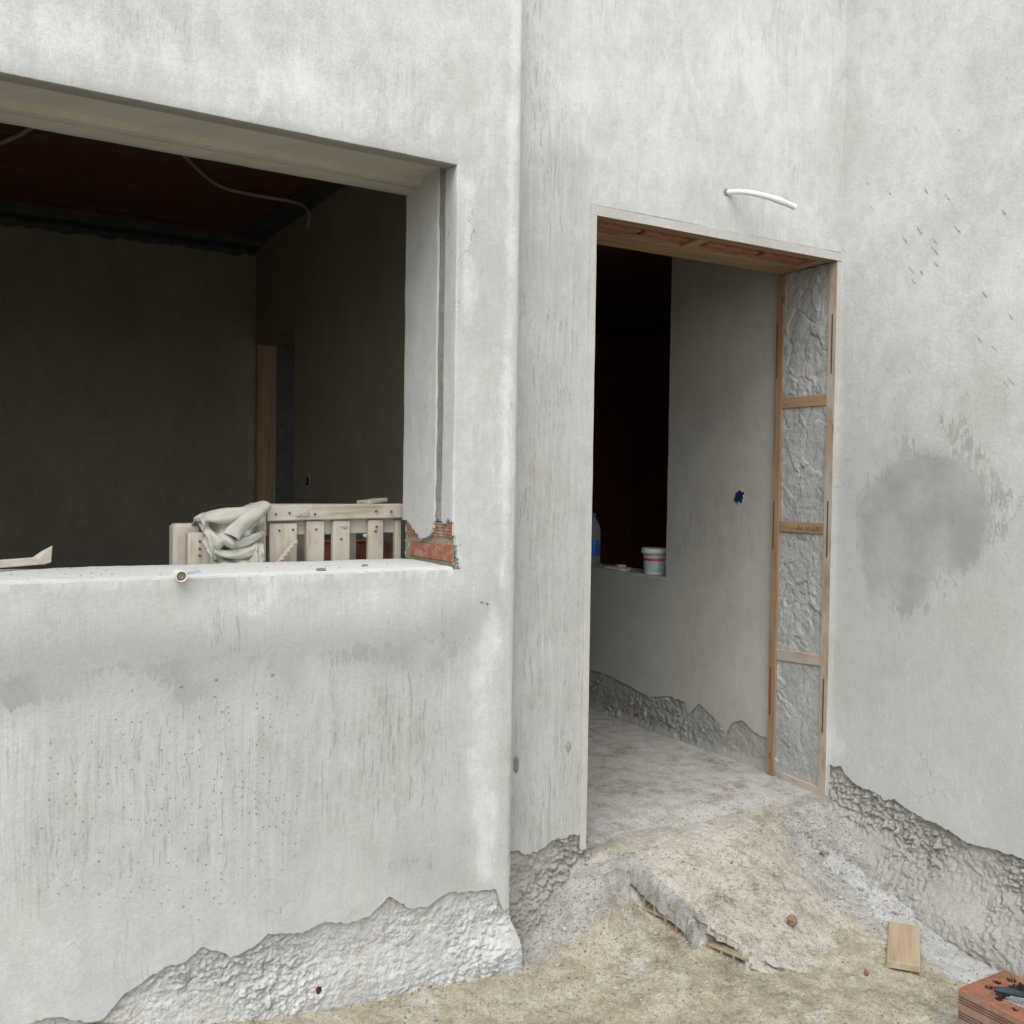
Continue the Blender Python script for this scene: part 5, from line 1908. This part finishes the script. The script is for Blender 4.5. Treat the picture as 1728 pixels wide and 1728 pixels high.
# top with a burnt-out hollow and round holes: fine height field
xs = np.linspace(bx0 + .003, bx1, 74)
ys = np.linspace(by0, by1, 110)
X, Y = np.meshgrid(xs, ys, indexing='ij')
cx_, cy_ = .705, -1.245
cav = np.maximum(np.abs(X - cx_) / .062, np.abs(Y - cy_) / .105) + .12 * fbm(X * 30, Y * 30, 0, 500, 3)
Z = zt_ + .0015 * fbm(X * 40, Y * 40, 0, 505, 3) - .060 * sstep(1.03, .97, cav)
for (hx, hy, hr) in ((.628, -1.165, .010), (.665, -1.112, .011), (.712, -1.105, .012), (.762, -1.118, .013), (.785, -1.165, .012), (.615, -1.22, .009), (.63, -1.30, .011), (.785, -1.24, .011)):
    Z -= .03 * sstep(hr, hr * .75, np.hypot(X - hx, Y - hy))
mb.grid(np.stack([X, Y, Z], -1))
bme = mb.mesh("brick_body", [M_BRICK_C, M_BRICK_S, M_SOOT_SHADE])
for p_ in bme.polygons:
    p_.material_index = (2 if p_.center.z < zt_ - .005 else 0) if (abs(p_.normal.z) > .15 or (bx0 + .01 < p_.center.x < bx1 - .01 and p_.center.z > zt_ - .07)) else 1  # black in holes and hollow: soot, with the shade of depth painted in
o = link("brick_body", bme, brz)
M_ASH = rough_mat("ash", (0.10, 0.10, 0.105), (0.62, 0.62, 0.63), warm_amt=0, s=1.3)
mb = MB()
xs = np.linspace(.646, .764, 50)
ys = np.linspace(-1.345, -1.143, 70)
X, Y = np.meshgrid(xs, ys, indexing='ij')
mb.grid(np.stack([X, Y, zt_ - .026 + .014 * fbm(X * 40, Y * 40, 0, 510, 4, .65)], -1))
tag(link("ash_bed", mb.mesh("ash_bed", M_ASH), None), "grey and white ash filling the hollow of the sooty brick", "ash")
for k_ in range(16):
    pass
mb = MB()
mb.tube(curve_pts([(.655, -1.135, zt_ + .008), (.70, -1.19, zt_ + .006), (.76, -1.26, zt_ + .004), (.83, -1.33, zt_ + .006)], 16), .009, 7, rfun=lambda th, k: 1 + .18 * math.sin(3 * th + k))
tag(link("charred_stick", mb.mesh("charred_stick", plain_mat("char", (.03, .04, .045), .7, .3, .4, 40)), None), "charred dark stick laid across the ash in the brick", "stick")
lump("dark_shard", (.53, -1.16), (.034, .020, .010), plain_mat("shard_dark", (.05, .05, .05), .6, .3), "dark shard lying left of the sooty brick", "shard", 31, .2)
board("wood_offcut", (.60, -1.47, -.285), (.74, -1.44, -.285), (0, 1, 0), .05, .02, [M_WOOD_PALE], None, .002, .001, 97)
bpy.data.objects["wood_offcut.001"]['label'] = "yellowish timber scrap in front of the sooty brick"
bpy.data.objects["wood_offcut.001"]['category'] = "board"

for o in bpy.data.objects:
    g_ = {'brick piece': 'brick pieces scattered on the ground', 'mortar piece': 'mortar pieces scattered on the ground', 'offcut': 'white offcuts on the hall sill',
          'socket box': 'wall socket boxes', 'chip': 'dark chips on the window sill', 'board': 'board offcuts on the ground', 'conduit': 'electrical conduits'}.get(o.get('category', ''))
    if g_:
        o['group'] = g_
